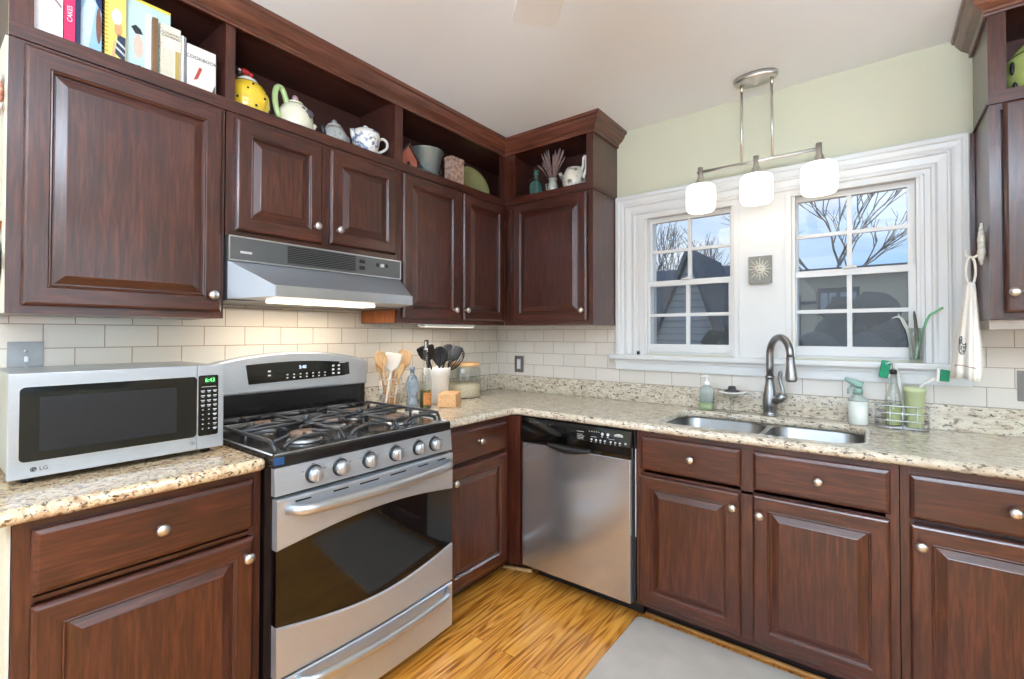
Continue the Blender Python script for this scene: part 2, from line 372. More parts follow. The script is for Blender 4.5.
# back wall with two window openings
WIN = [(1.10, 1.575), (1.835, 2.302)]; WZ0, WZ1 = 1.19, 1.985
b = MB().use(GREEN)
b.box(0, WIN[0][0], 0, .15, 0, H); b.box(WIN[0][1], WIN[1][0], 0, .15, WZ0, WZ1); b.box(WIN[1][1], 4.4, 0, .15, 0, H)
b.box(WIN[0][0], WIN[1][1], 0, .15, 0, WZ0); b.box(WIN[0][0], WIN[1][1], 0, .15, WZ1, H)
struct('wall_back', b)
b = MB().use(GREEN).box(4.3, 4.4, -5.3, -3.1, 0, H).box(4.3, 4.4, -1.3, 0, 0, H).box(4.3, 4.4, -3.1, -1.3, 0, .8).box(4.3, 4.4, -3.1, -1.3, 2.2, H); struct('wall_right', b)
b = MB().use(GREEN).box(0, .35, -5.3, -5.2, 0, H).box(3.1, 4.4, -5.3, -5.2, 0, H).box(.35, 3.1, -5.3, -5.2, 2.4, H); struct('wall_front', b)
# tile
b = MB().use(TILEL).box(0, .006, -2.44, 0, 1.006, 1.70); struct('trim_1', b, label='cream subway tile on the range wall')
b = MB().use(TILEB)
b.box(.006, .93, -.006, 0, 1.006, 1.40).box(.93, 2.452, -.006, 0, 1.006, 1.15).box(2.452, 4.3, -.006, 0, 1.006, 1.40)
struct('trim_2', b, label='cream subway tile under the window')
# window casing : profile run around the pair of windows, mitred
def casing_profile():
    # (distance in from the outer edge, projection)
    return [(0, 0), (0, .030), (.004, .034), (.020, .034), (.026, .028), (.044, .026), (.052, .022), (.058, .026), (.064, .026), (.068, .018), (.095, .014), (.104, .018), (.112, .018), (.118, .010), (.136, .010), (.138, 0)]
def casing(b, x0, x1, z0, z1):
    pr = casing_profile(); L_ = []
    for d, q in pr:
        L_.append([(x0+d, -q, z0), (x0+d, -q, z1-d), (x1-d, -q, z1-d), (x1-d, -q, z0)])
    vs = [[b.bm.verts.new(p) for p in r] for r in L_]
    for a, c in zip(vs, vs[1:]):
        for i in range(3): b._f([b.bm.faces.new((a[i], a[i+1], c[i+1], c[i]))])
b = MB().use(WHITE); casing(b, .929, 2.452, 1.184, 2.112)
b.box(1.067, 2.312, -.0085, 0, 1.968, 1.9755)
b.box(1.578, 1.832, -.012, 0, 1.184, 1.985)
b.box(1.600, 1.606, -.016, -.012, 1.184, 1.975).box(1.804, 1.81, -.016, -.012, 1.184, 1.975)
b.box(1.0665, 1.10, -.0085, .0, 1.184, 1.968).box(2.302, 2.3145, -.0085, .0, 1.184, 1.968)
struct('trim_3', b, label='white moulded casing round the two windows')
b = MB().use(WHITE)
b.box(.902, 2.462, -.062, .02, 1.158, 1.184, bev=.006)
b.box(.930, 2.452, -.026, 0, 1.095, 1.158).box(.925, 2.455, -.034, 0, 1.138, 1.158, bev=.004)
struct('trim_4', b, label='white window stool and apron')
# double-hung windows
for wi, (x0, x1) in enumerate(WIN):
    gx0, gx1 = (1.125, 1.546) if wi == 0 else (1.852, 2.263)
    root = bpy.data.objects.new('window_%d' % (wi+1), None); C.objects.link(root); root.location = ((x0+x1)/2, .03, WZ0); WORLD[root.name] = Vector(root.location)
    root['kind'] = 'structure'; root['label'] = 'double-hung window left of the sun plaque' if wi == 0 else 'double-hung window right of the sun plaque'
    f = MB().use(WHITE)   # jamb box
    f.box(x0, x0+.012, .0005, .15, WZ0, WZ1).box(x1-.012, x1, .0005, .15, WZ0, WZ1).box(x0+.012, x1-.012, .0005, .15, WZ1-.012, WZ1).box(x0+.012, x1-.012, .0205, .15, WZ0, WZ0+.01)
    build('window_frame', f, None, root)
    def sash(z0, z1, g0, g1, y, nm):
        s = MB().use(WHITE); a0, a1 = x0+.0125, x1-.0125
        s.box(a0, gx0, y, y+.03, z0, z1).box(gx1, a1, y, y+.03, z0, z1).box(gx0, gx1, y, y+.03, z0, g0).box(gx0, gx1, y, y+.03, g1, z1)
        mx = (gx0+gx1)/2; mz = (g0+g1)/2
        s.box(mx-.0095, mx+.0095, y+.006, y+.024, g0, g1).box(gx0, mx-.0095, y+.006, y+.024, mz-.0085, mz+.0085).box(mx+.0095, gx1, y+.006, y+.024, mz-.0085, mz+.0085)
        so = build('sash', s, None, root)
        build('pane', MB().use(PANE).quad([(gx0, y+.015, g0), (gx1, y+.015, g0), (gx1, y+.015, g1), (gx0, y+.015, g1)]), None, so)
    sash(1.578, 1.972, 1.607, 1.946, .048, 'u'); sash(1.201, 1.604, 1.246, 1.574, .014, 'l')
    build('insect_screen', MB().use(SCREEN).quad([(gx0-.01, .10, 1.2), (gx1+.01, .10, 1.2), (gx1+.01, .10, 1.59), (gx0-.01, .10, 1.59)]), None, root)
    lk = MB().use(WHITE).box((gx0+gx1)/2-.028, (gx0+gx1)/2+.028, .0, .03, 1.6045, 1.612, bev=.002).tube([((gx0+gx1)/2-.01, .012, 1.615), ((gx0+gx1)/2+.024, .006, 1.615)], .0045)
    build('latch', lk, None, root)

# ================================================================= CABINETRY
def rp_door(mb, side, fx, a0, a1, z0, z1, style='door'):
    """raised-panel front. side: 'L' (range wall, faces +x, a=y) or 'B' (window wall, faces -y, a=x)"""
    def P(a, z, d):
        return (fx+d, a, z) if side == 'L' else (a, fx-d, z)
    H_ = WY if side == 'L' else WX
    if style == 'door':
        prof = [(0, 0), (0, .013), (.004, .018), (.009, .0205), (.012, .0205), (.0505, .0205), (.053, .018), (.056, .019), (.059, .016), (.060, .009), (.064, .009), (.086, .0165), (.088, .0175)]
    else:
        prof = [(0, 0), (0, .012), (.003, .016), (.010, .0195), (.013, .0205), (.016, .0205)]
    R = []
    for ins, d in prof:
        R.append([P(a0+ins, z0+ins, d), P(a1-ins, z0+ins, d), P(a1-ins, z1-ins, d), P(a0+ins, z1-ins, d)])
    V = [[mb.bm.verts.new(p) for p in r] for r in R]
    for a, c in zip(V, V[1:]):
        for i in range(4):
            mb.use(H_ if (i % 2 == 0 or style != 'door') else WZ)
            mb._f([mb.bm.faces.new((a[i], a[(i+1) % 4], c[(i+1) % 4], c[i]))])
    mb.use(WZ if style == 'door' else H_); mb._f([mb.bm.faces.new(V[-1])])
    mb.use(WZ); mb._f([mb.bm.faces.new(list(reversed(V[0])))])
    return mb
def knob(parent, side, a, z, f):
    prof = [(.0075, 0), (.0062, .004), (.0045, .008), (.0045, .014), (.009, .017), (.0145, .021), (.0162, .026), (.014, .031), (.008, .0345), (.002, .0355)]
    if side == 'L': m = MB().use(NICKEL).lathe(prof, (f, a, z), 'x', 18)
    else: m = MB().use(NICKEL).lathe(prof, (a, f, z), '-y', 18)
    return build('knob', m, None, parent)
def front(parent, side, f, a0, a1, z0, z1, style, kn):
    d = build('door' if style == 'door' else 'drawer', rp_door(MB(), side, f, a0, a1, z0, z1, style), None, parent)
    if kn: knob(d, side, kn[0], kn[1], f+.0205 if side == 'L' else f-.0205)
    return d
G_B = 'base cabinets under the granite counter'; G_U = 'upper cabinets below the open shelf'
def base_cab(label, side, a0, a1, fronts, extra=None):
    loc = (.3, (a0+a1)/2, 0) if side == 'L' else ((a0+a1)/2, -.3, 0)
    t = thing('base_cabinet', label, 'cabinet', loc, G_B)
    m = MB().use(WZ)
    def bx(d0, d1, u0, u1, z0, z1):
        return (d0, d1, u0, u1, z0, z1) if side == 'L' else (u0, u1, -d1, -d0, z0, z1)
    if extra:      # sink base: open above, so the bowls hang inside
        m.box(*bx(.03, .59, a0+.001, a1-.001, .105, .66)).box(*bx(.03, .59, a0+.001, a0+.02, .66, .873)).box(*bx(.03, .59, a1-.02, a1-.001, .66, .873))
    else: m.box(*bx(.03, .59, a0+.001, a1-.001, .105, .873))
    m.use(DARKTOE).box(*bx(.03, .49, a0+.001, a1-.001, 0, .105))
    build('body', m, None, t)
    m = MB().use(WZ)
    m.box(*bx(.59, .61, a0+.001, a0+.036, .105, .873)).box(*bx(.59, .61, a1-.036, a1-.001, .105, .873))
    m.use(WY if side == 'L' else WX)
    m.box(*bx(.59, .61, a0+.036, a1-.036, .85, .873)).box(*bx(.59, .61, a0+.036, a1-.036, .682, .692)).box(*bx(.59, .61, a0+.036, a1-.036, .105, .14))
    if extra: m.use(WZ).box(*bx(.59, .61, extra[0], extra[1], .14, .85))
    build('face_frame', m, None, t)
    for st, u0, u1, z0, z1, kn in fronts: front(t, side, .61 if side == 'L' else -.61, u0, u1, z0, z1, st, kn)
    return t
t = base_cab('base cabinet under the microwave, one wide drawer over a door', 'L', -2.467, -1.925,
    [('drawer', -2.436, -1.951, .702, .852, (-2.194, .781)), ('door', -2.436, -1.951, .13, .676, (-1.976, .625))])
build('side_panel', MB().use(CREAM).box(.0, .60, -2.474, -2.4675, 0, .873), None, t)['label'] = 'cream end panel'
t = base_cab('narrow base cabinet between the range and the dishwasher', 'L', -1.152, -.655,
    [('drawer', -1.125, -.687, .702, .850, (-.912, .787)), ('door', -1.125, -.687, .13, .686, (-1.089, .625))])
build('corner_post', MB().use(WZ).box(.591, .686, -.654, -.632, .10, .873), None, t)
t = base_cab('sink base cabinet with two doors right of the dishwasher', 'B', 1.302, 2.207,
    [('drawer', 1.326, 1.730, .708, .854, (1.547, .788)), ('drawer', 1.774, 2.184, .708, .854, (1.985, .783)),
     ('door', 1.320, 1.728, .13, .684, (1.705, .629)), ('door', 1.772, 2.183, .13, .690, (1.799, .621))], (1.728, 1.774))
t = base_cab('base cabinet at the far right under the towel end of the counter', 'B', 2.208, 2.76,
    [('drawer', 2.232, 2.735, .708, .850, (2.465, .785)), ('door', 2.232, 2.735, .13, .692, (2.259, .632))])
OAK = wood('honey_oak', (176, 118, 62), (200, 142, 80), (218, 166, 104), 'x', rough=.4)
b = MB().use(OAK); b.tube([(1.30, -.500, .008), (2.9, -.500, .008)], .0095, 8)
struct('trim_5', b, label='oak quarter round along the toe kick')
b = MB().use(PALE).tube([(.505, -.560, .009), (.66, -.506, .009)], .010, 8); struct('trim_6', b, label='light wood strip on the floor in the cabinet corner')
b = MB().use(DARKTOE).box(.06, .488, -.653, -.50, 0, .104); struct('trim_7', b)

# --- upper cabinets
def upper(label, side, a0, a1, z0, doors, pale=None, grp=None):
    loc = (.15, (a0+a1)/2, z0) if side == 'L' else ((a0+a1)/2, -.15, z0)
    t = thing('wall_cabinet', label, 'cabinet', loc, G_U)
    def bx(d0, d1, u0, u1, zz0, zz1): return (d0, d1, u0, u1, zz0, zz1) if side == 'L' else (u0, u1, -d1, -d0, zz0, zz1)
    m = MB().use(WZ); m.box(*bx(.007, .287, a0+.001, a1-.001, z0, 2.104)); build('body', m, None, t)
    m = MB().use(WZ).box(*bx(.287, .305, a0+.001, a0+.03, z0, 2.104)).box(*bx(.287, .305, a1-.03, a1-.001, z0, 2.104))
    m.use(WY if side == 'L' else WX).box(*bx(.287, .305, a0+.03, a1-.03, z0, z0+.03)).box(*bx(.287, .305, a0+.03, a1-.03, 2.08, 2.104))
    if len(doors) > 1: mid = (doors[0][1]+doors[1][0])/2; m.use(WZ).box(*bx(.287, .305, mid-.03, mid+.03, z0+.03, 2.08))
    build('face_frame', m, None, t)
    for u0, u1, zz0, zz1, kn in doors: front(t, side, .305 if side == 'L' else -.305, u0, u1, zz0, zz1, 'door', kn)
    return t
t = upper('large single-door upper cabinet above the microwave', 'L', -2.456, -1.921, 1.355, [(-2.427, -1.934, 1.377, 2.092, (-1.968, 1.434))])
build('side_panel', MB().use(CREAM).box(.007, .30, -2.4615, -2.4555, 1.356, 2.104), None, t)['label'] = 'cream end panel'
upper('short two-door upper cabinet over the range hood', 'L', -1.919, -1.145, 1.655, [(-1.890, -1.552, 1.676, 2.086, (-1.585, 1.742)), (-1.515, -1.166, 1.684, 2.086, (-1.483, 1.744))])
upper('tall two-door upper cabinet between the hood and the corner', 'L', -1.143, -.307, 1.355, [(-1.123, -.729, 1.378, 2.094, (-.775, 1.433)), (-.693, -.324, 1.380, 2.094, (-.684, 1.436))])
t = upper('single-door corner upper cabinet left of the window', 'B', .307, .928, 1.355, [(.386, .894, 1.376, 2.093, (.873, 1.434))])
t = upper('upper cabinet at the right edge with the towel hanging on it', 'B', 2.466, 3.05, 1.355, [(2.502, 3.02, 1.377, 2.10, (2.520, 1.445))])
build('scribe_moulding', MB().use(WZ).box(2.4525, 2.4655, -.030, -.0005, 1.17, 2.104), None, t)
build('light_rail', MB().use(mat('taupe_rail', (158, 146, 134), .5)).box(2.466, 3.05, -.29, -.007, 1.32, 1.354), None, t)

# --- open display shelves on top of the uppers
def shelf_box(label, boards, t_loc):
    t = thing('open_display_shelf', label, 'shelf', t_loc)
    for nm, m_, args in boards:
        b = MB().use(m_); b.box(*args); build(nm, b, None, t)
    return t
SB, ST = 2.112, 2.44
t = thing('open_display_shelf', 'long open display shelf along the range wall under the crown', 'shelf', (.15, -1.3, 2.105), 'open shelves above the upper cabinets')
build('shelf_board', MB().use(INNER).box(.007, .288, -2.456, -.001, 2.1055, 2.128), None, t)
build('back_panel', MB().use(INNER).box(.002, .007, -2.456, -.001, 2.128, ST).box(.007, .3065, -.0065, -.001, 2.128, ST), None, t)
build('top_panel', MB().use(INNER).box(.007, .288, -2.456, -.001, ST, 2.46), None, t)
build('shelf_rail', MB().use(WY).box(.2885, .306, -2.456, -.27, 2.1055, 2.149).box(.306, .310, -2.456, -.311, 2.1055, 2.111), None, t)
build('top_rail', MB().use(WY).box(.2885, .306, -2.456, -.27, 2.425, 2.46), None, t)
for a, c in ((-2.456, -2.410), (-1.922, -1.890), (-1.166, -1.118), (-.34, -.306)):
    dv = MB().use(WZ).box(.2885, .3055, a, c, 2.149, 2.425)
    if a < -.5: dv.use(INNER).box(.007, .288, a+.005, min(c-.005, a+.03), 2.1285, ST-.0005)
    build('divider', dv, None, t)
t = thing('open_display_shelf', 'short open display shelf left of the window, holding the green bottle', 'shelf', (.6, -.15, 2.105), 'open shelves above the upper cabinets')
build('shelf_board', MB().use(INNER).box(.3065, .928, -.288, -.001, 2.1055, 2.128), None, t)
build('back_panel', MB().use(INNER).box(.3065, .91, -.006, -.001, 2.128, ST), None, t)
build('top_panel', MB().use(INNER).box(.3065, .91, -.288, -.006, ST, 2.46), None, t)
build('side_board', MB().use(INNER).box(.3075, .322, -.288, -.0065, 2.1285, ST-.0005), None, t)
build('shelf_rail', MB().use(WX).box(.311, .9285, -.306, -.2885, 2.1055, 2.149).box(.311, .934, -.310, -.306, 2.1055, 2.111), None, t)
build('top_rail', MB().use(WX).box(.311, .9285, -.306, -.2885, 2.425, 2.46), None, t)
build('side_board', MB().use(WZ).box(.910, .9285, -.2885, -.001, 2.128, 2.46).use(WY).box(.9285, .934, -.306, -.001, 2.1055, 2.111), None, t)
for a, c in ((.3062, .385), (.885, .9285)): build('stile', MB().use(WZ).box(a, c, -.306, -.2885, 2.149, 2.425), None, t)
t = thing('open_display_shelf', 'open display shelf over the right-hand cabinet', 'shelf', (2.75, -.15, 2.105), 'open shelves above the upper cabinets')
build('shelf_board', MB().use(INNER).box(2.466, 3.05, -.288, -.001, 2.1055, 2.128), None, t)
build('back_panel', MB().use(INNER).box(2.486, 3.05, -.006, -.001, 2.128, ST), None, t)
build('top_panel', MB().use(INNER).box(2.486, 3.05, -.288, -.006, ST, 2.46), None, t)
build('shelf_rail', MB().use(WX).box(2.466, 3.05, -.306, -.2885, 2.1055, 2.149).box(2.460, 3.05, -.310, -.306, 2.1055, 2.111), None, t)
build('side_board', MB().use(WZ).box(2.466, 2.486, -.2885, -.001, 2.128, 2.46).use(WY).box(2.460, 2.466, -.306, -.001, 2.1055, 2.111), None, t)
build('stile', MB().use(WZ).box(2.466, 2.512, -.306, -.2885, 2.149, 2.46), None, t)
build('top_rail', MB().use(WX).box(2.512, 3.05, -.306, -.2885, 2.425, 2.46), None, t)

# --- crown moulding : profile swept along a mitred path
def crown(path, out, mats, name_label):
    pr = [(0.0, 2.418), (.008, 2.418), (.011, 2.424), (.008, 2.431), (.012, 2.438), (.020, 2.444), (.034, 2.456), (.046, 2.474), (.052, 2.487), (.060, 2.491), (.062, 2.5065), (0, 2.5065)]
    b = MB(); V = []
    for (x, y), (ox, oy) in zip(path, out): V.append([b.bm.verts.new((x+ox*d, y+oy*d, z)) for d, z in pr])
    for k, (a, c) in enumerate(zip(V, V[1:])):
        b.use(mats[k])
        for i in range(len(pr)-1): b._f([b.bm.faces.new((a[i], a[i+1], c[i+1], c[i]))])
    b.use(mats[0]); b._f([b.bm.faces.new(V[0])]); b._f([b.bm.faces.new(list(reversed(V[-1])))])
    return b
b = crown([(.3065, -2.456), (.3065, -.3065), (.9295, -.3065), (.9295, -.001)], [(1, 0), (1, -1), (1, -1), (1, 0)], [CY, CX, CY], '')
o = build('crown_moulding', b); tag(o, 'reddish wood crown moulding turning the corner above the range-wall shelves', 'crown moulding')
b = crown([(2.465, -.001), (2.465, -.3065), (3.05, -.3065)], [(-1, 0), (-1, -1), (0, -1)], [CY, CX], '')
o = build('crown_moulding', b); tag(o, 'short crown moulding over the right-hand cabinet at the photo edge', 'crown moulding')

# ================================================================= COUNTERTOPS
def arc_corner(cx, cy, r, a0, a1, n=8): return [(cx+r*math.cos(math.radians(a0+(a1-a0)*k/n)), cy+r*math.sin(math.radians(a0+(a1-a0)*k/n))) for k in range(n+1)]
t = thing('countertop', 'short speckled granite countertop under the microwave', 'countertop', (.3, -2.2, .875))
r = .022
lp = [(.008, -1.9225), (.008, -2.53)] + [(.652, -2.53)] + arc_corner(.652-r, -1.9225-r, r, 0, 90)
b = MB().use(GRAN).add_mesh(slab_mesh([lp], .037, .0165, 4), Matrix.Translation((0, 0, .8765)))
build('counter_slab', b, None, t)
t = thing('countertop', 'long L-shaped granite countertop around the corner and the sink', 'countertop', (.4, -.4, .875))
SK = rrect(1.372, 2.112, -.560, -.128, .10, 8)
rr = .03
lp = [(.008, -.008), (.008, -1.152)] + arc_corner(.648-rr, -1.152+rr, rr, -90, 0) + arc_corner(.648+.02, -.648-.02, .02, 180, 90, 4) + [(2.80, -.648), (2.80, -.008)]
b = MB().use(GRANW).add_mesh(slab_mesh([lp, list(reversed(SK))], .037, .0165, 4), Matrix.Translation((0, 0, .8765)))
build('counter_slab', b, None, t)
b = MB().use(GRANW).box(.0065, .028, -1.150, -.0285, .914, 1.016, bev=.003).box(.0065, 2.80, -.0283, -.0065, .914, 1.016, bev=.003)
build('backsplash_strip', b, None, t)

# ================================================================= SINK AND FAUCET
t = thing('kitchen_sink', 'stainless steel double-bowl sink set under the granite', 'sink', (1.74, -.34, .70))
SINKS = mat('satin_sink_steel', (138, 140, 142), .34, 1, .05, 30)
def bowl(x0, x1, y0, y1):
    b = MB().use(SINKS)
    rs = [(0, .8755, .08), (.004, .868, .078), (.012, .74, .07), (.03, .71, .05), (.06, .70, .03)]
    b.rings([[(p[0], p[1], z) for p in rrect(x0+i, x1-i, y0+i, y1-i, rr_, 6)] for i, z, rr_ in rs], cap0=False)
    b.use(BLACKM).lathe([(.04, .7012), (.012, .7008)], ((x0+x1)/2, (y0+y1)/2+.05, 0), n=20, cap0=False)
    return b
BW = [(1.366, 1.752), (1.772, 2.118)]
for x0, x1 in BW: build('bowl', bowl(x0, x1, -.566, -.122), None, t)
b = MB().use(STEELS).add_mesh(slab_mesh([rrect(1.34, 2.145, -.59, -.10, .11), list(reversed(rrect(1.366, 1.752, -.566, -.122, .08))), list(reversed(rrect(1.772, 2.118, -.566, -.122, .08)))], .003), Matrix.Translation((0, 0, .8728)))
build('rim', b, None, t)
t = thing('kitchen_faucet', 'brushed nickel gooseneck pull-down faucet behind the sink', 'faucet', (1.748, -.072, .914))
fx, fy = 1.748, -.072
b = MB().use(NICKELD).lathe([(.034, .9142), (.034, .919), (.030, .922), (.0285, .93), (.031, .95), (.033, .975), (.031, 1.0), (.026, 1.03), (.021, 1.06), (.0185, 1.085), (.0185, 1.09), (.0215, 1.093), (.0215, 1.101), (.0175, 1.104)], (fx, fy, 0), n=24)
build('body', b, None, t)
dx, dy = .61, -.792   # spout leans out over the bowls
Rr = .083; zc = 1.205
pts = [(fx, fy, 1.10), (fx, fy, 1.15), (fx, fy, zc)]
for k in range(1, 15):
    a = math.radians(180-180*k/14*1.03); s = Rr+Rr*math.cos(a); pts.append((fx+dx*s, fy+dy*s, zc+Rr*math.sin(a)))
b = MB().use(NICKELD).tube(pts, .0158, 14); build('neck', b, None, t)
ex, ey, ez = pts[-1]; q = Vector((dx*.08, dy*.08, -1)).normalized()
def along(d): return (ex+q.x*d, ey+q.y*d, ez+q.z*d)
b = MB().use(NICKELD).tube([along(-.002), along(.006), along(.008), along(.03), along(.06), along(.085), along(.1), along(.103)], [.0185, .0185, .0165, .0175, .021, .0235, .0235, .018], 16)
h_ = build('spray_head', b, None, t)
build('nozzle', MB().use(BLACKP).tube([along(.1035), along(.107)], [.019, .017], 14), None, h_)
b = MB().use(NICKELD).tube([(fx+.02, fy-.012, .985), (fx+.045, fy-.026, 1.0), (fx+.066, fy-.036, 1.02)], [.020, .021, .017], 14)
b.tube([(fx+.058, fy-.03, 1.02), (fx+.056, fy-.03, 1.05), (fx+.046, fy-.026, 1.09), (fx+.048, fy-.026, 1.12), (fx+.054, fy-.028, 1.125)], [.010, .008, .0085, .010, .006], 10)
build('lever', b, None, t)

# ================================================================= DISHWASHER
t = thing('dishwasher', 'stainless steel dishwasher with black control panel', 'dishwasher', (.995, -.35, .0))
x0, x1 = .692, 1.298
build('body', MB().use(BLACKP).box(x0, x1, -.612, -.05, .112, .872).box(x0+.01, x1-.01, -.495, -.1, 0, .112), None, t)
b = MB().use(STEELY).box(x0+.006, x1-.010, -.648, -.6125, .112, .744, bev=.004)
build('door', b, None, t)
b = MB().use(BLACKG)
b.prism([(-.6125, .746), (-.6125, .868), (-.640, .868), (-.655, .80), (-.655, .762), (-.650, .746)], 'x', x0+.004, x1-.006)
cp = build('control_panel', b, None, t)
b = MB().use(BLACKP)
ring = []
for k in range(13):
    u = k/12; xx = .86+.24*u; dz = .020*math.sin(math.pi*u); ring.append([(xx, -.654, .748-dz), (xx, -.668-.006*math.sin(math.pi*u), .750-dz), (xx, -.668-.006*math.sin(math.pi*u), .758), (xx, -.654, .764)])
b.rings(ring); build('handle_lip', b, None, cp)
b = MB().use(MARKW)
MP = on_back(0)
def on_panel(u, v):      # sloped part of the control panel
    tt = (v-.80)/(.868-.80); return -.655+.015*tt
def pmark(u, v, w, h): yy = on_panel(u, v); b.box(u-w/2, u+w/2, yy-.0008, yy+.003, v-h/2, v+h/2)
for i, u in enumerate((1.10, 1.123, 1.146, 1.168, 1.197, 1.219, 1.241)):
    pmark(u, .812, .009, .007); pmark(u, .803, .005, .003)
pmark(1.272-.004, .813, .009, .009)
for u in (1.152, 1.180): b.lathe([(.0075, 0), (.0065, .002)], (u, on_panel(u, .841)+.0005, .841), '-y', 12); pmark(u, .829, .008, .003)
for u in (1.035, 1.04): pmark(u+.002, .84-(u-1.035)*4, .038, .002)
pmark(1.036, .827, .03, .0015); pmark(1.04, .813, .034, .002); pmark(1.043, .807, .03, .0015)
for u in (1.085, 1.098, 1.11, 1.122, 1.134): pmark(u, .847, .006, .003)
for u in (1.11, 1.20): pmark(u, .824, .03, .0012)
b.lathe([(.0225, 0), (.0205, .0016)], (1.232, on_panel(1.2, .842)+.0008, .842), '-y', 24, sx=1, sy=.42)
build('markings', b, None, cp)
b = MB().use(GREY).add_mesh(text_mesh('WHIRLPOOL', .006), on_back(on_panel(1.2, .842)-.0012) @ Matrix.Translation((1.232, .842, 0)))
build('lettering', b, None, cp)
b = MB().use(GREY).lathe([(.006, 0), (.005, .001)], (.742, on_panel(1, .85)+.0002, .85), '-y', 4); b.box(.752, .80, on_panel(1, .85)-.0006, on_panel(1, .85)+.002, .847, .853)
build('logo', b, None, cp)
o = build('filler_strip', MB().use(WHITE).box(1.2985, 1.3012, -.617, -.611, .40, .79)); tag(o, 'thin white strip in the gap right of the dishwasher', 'strip')

# ================================================================= RANGE
RY0, RY1 = -1.9195, -1.1585
t = thing('gas_range', 'freestanding stainless steel gas range with five burners', 'stove', (.33, -1.54, 0))
build('body', MB().use(BLACK).box(.045, .665, RY0, RY1, .03, .882).box(.08, .62, RY0+.05, RY1-.05, 0, .03), None, t)
b = MB().use(BLACK).box(.035, .682, RY0-.002, RY1+.002, .884, .922, bev=.006)
ct = build('cooktop', b, None, t)
b = MB().use(STEELS).box(.086, .098, RY0+.01, RY1-.01, .9205, .934, bev=.003).box(.664, .671, RY0+.01, RY1-.01, .9215, .9245)
b.tube([(.10, RY0+.006, .9225), (.66, RY0+.006, .9225)], .003, 6).tube([(.10, RY1-.006, .9225), (.66, RY1-.006, .9225)], .003, 6)
build('rim_strip', b, None, ct)
build('blue_sticker', MB().use(mat('blue_film', (30, 68, 112), .5)).box(.6822, .683, RY0+.0, RY0+.032, .893, .917), None, ct)['label'] = 'small blue sticker'
# control panel, leaning back
b = MB().use(STEEL).prism([(.666, .800), (.692, .800), (.684, .884), (.666, .884)], 'y', RY0, RY1); cp = build('control_panel', b, None, t)
KP = (-1.792, -1.695, -1.578, -1.460, -1.345, -1.258)
for yk in KP:
    b = MB().use(BLACKP).lathe([(.030, 0), (.0295, .004), (.026, .006)], (.6885, yk, .843), 'x', 24)
    b.use(STEELS).lathe([(.0245, .004), (.0245, .016), (.0225, .026), (.019, .030), (.003, .031)], (.6885, yk, .843), 'x', 24)
    b.box(.716, .727, yk-.005, yk+.005, .824, .862, bev=.002)
    build('knob', b, None, cp)
b = MB().use(PRINT)
for yk in KP:
    b.box(.6868, .6878, yk-.006, yk+.006, .8748, .877).box(.688, .6892, yk+.034, yk+.042, .852, .8545).box(.6876, .6888, yk-.042, yk-.034, .856, .858)
build('markings', b, None, cp)
# oven door: steel frame with lens-shaped window
def lerp(a, b_, t_): return a+(b_-a)*t_
DY0, DY1 = RY0+.003, RY1-.003
top_arc = [(lerp(DY0, DY1, k/20), .634+.040*math.sin(math.pi*k/20)) for k in range(21)]
bot_arc = [(lerp(DY0, DY1, k/20), .402-.046*math.sin(math.pi*k/20)) for k in range(21)]
M_ = on_side(.668)
def bulge(y): u = (y-DY0)/(DY1-DY0); return .016*math.sin(math.pi*u)
def bulge_mb(b, x_from=.672):
    for v in b.bm.verts:
        if v.co.x > x_from: v.co.x += bulge(v.co.y)
    return b
def band(lower, upper_, x_out, m_):
    b = MB().use(m_); R = []
    for (y, z0), (_, z1) in zip(lower, upper_):
        xo = x_out+bulge(y)
        R.append([(.668, y, z0), (xo-.004, y, z0), (xo, y, z0+.004), (xo, y, z1-.004), (xo-.004, y, z1), (.668, y, z1)])
    b.rings(R, smooth=False); return b
ln = lambda z: [(lerp(DY0, DY1, k/20), z) for k in range(21)]
d = build('oven_door', band(top_arc, ln(.790), .700, STEEL), None, t)
build('lower_door_band', band(ln(.243), bot_arc, .700, STEEL), None, d)
g = MB().use(BLACKG); R = []
for (y, z0), (_, z1) in zip(bot_arc, top_arc): xo = .694+bulge(y); R.append([(.668, y, z0+.001), (xo, y, z0+.001), (xo, y, z1-.001), (.668, y, z1-.001)])
g.rings(R, smooth=False); build('window_glass', g, None, d)
for y0, y1 in ((-1.862, -1.792), (-1.735, -1.675), (-1.635, -1.555), (-1.505, -1.43), (-1.375, -1.315), (-1.27, -1.21)):
    build('vent_slot', MB().use(BLACKP).box(.695, .7006+bulge((y0+y1)/2)+.0004, y0, y1, .7725, .7775), None, d)
def bar_handle(y0, y1, z0, sag, out, r_, xb):
    pts = []; n = 20
    for k in range(n+1):
        u = k/n; e = min(1, min(u, 1-u)/.07); pts.append((xb+out*math.sin(e*math.pi/2)+.012*math.sin(math.pi*u), lerp(y0, y1, u), z0-sag*math.sin(math.pi*u)))
    return MB().use(STEELS).tube(pts, [r_*(.75 if k in (0, n) else 1) for k in range(n+1)], 12, flat=1.25)
build('handle', bar_handle(-1.888, -1.18, .754, .008, .042, .0145, .698), None, d)
dr = build('drawer', band(ln(.050), ln(.236), .700, STEEL), None, t)
build('handle', bar_handle(-1.86, -1.19, .214, .014, .040, .013, .698), None, dr)
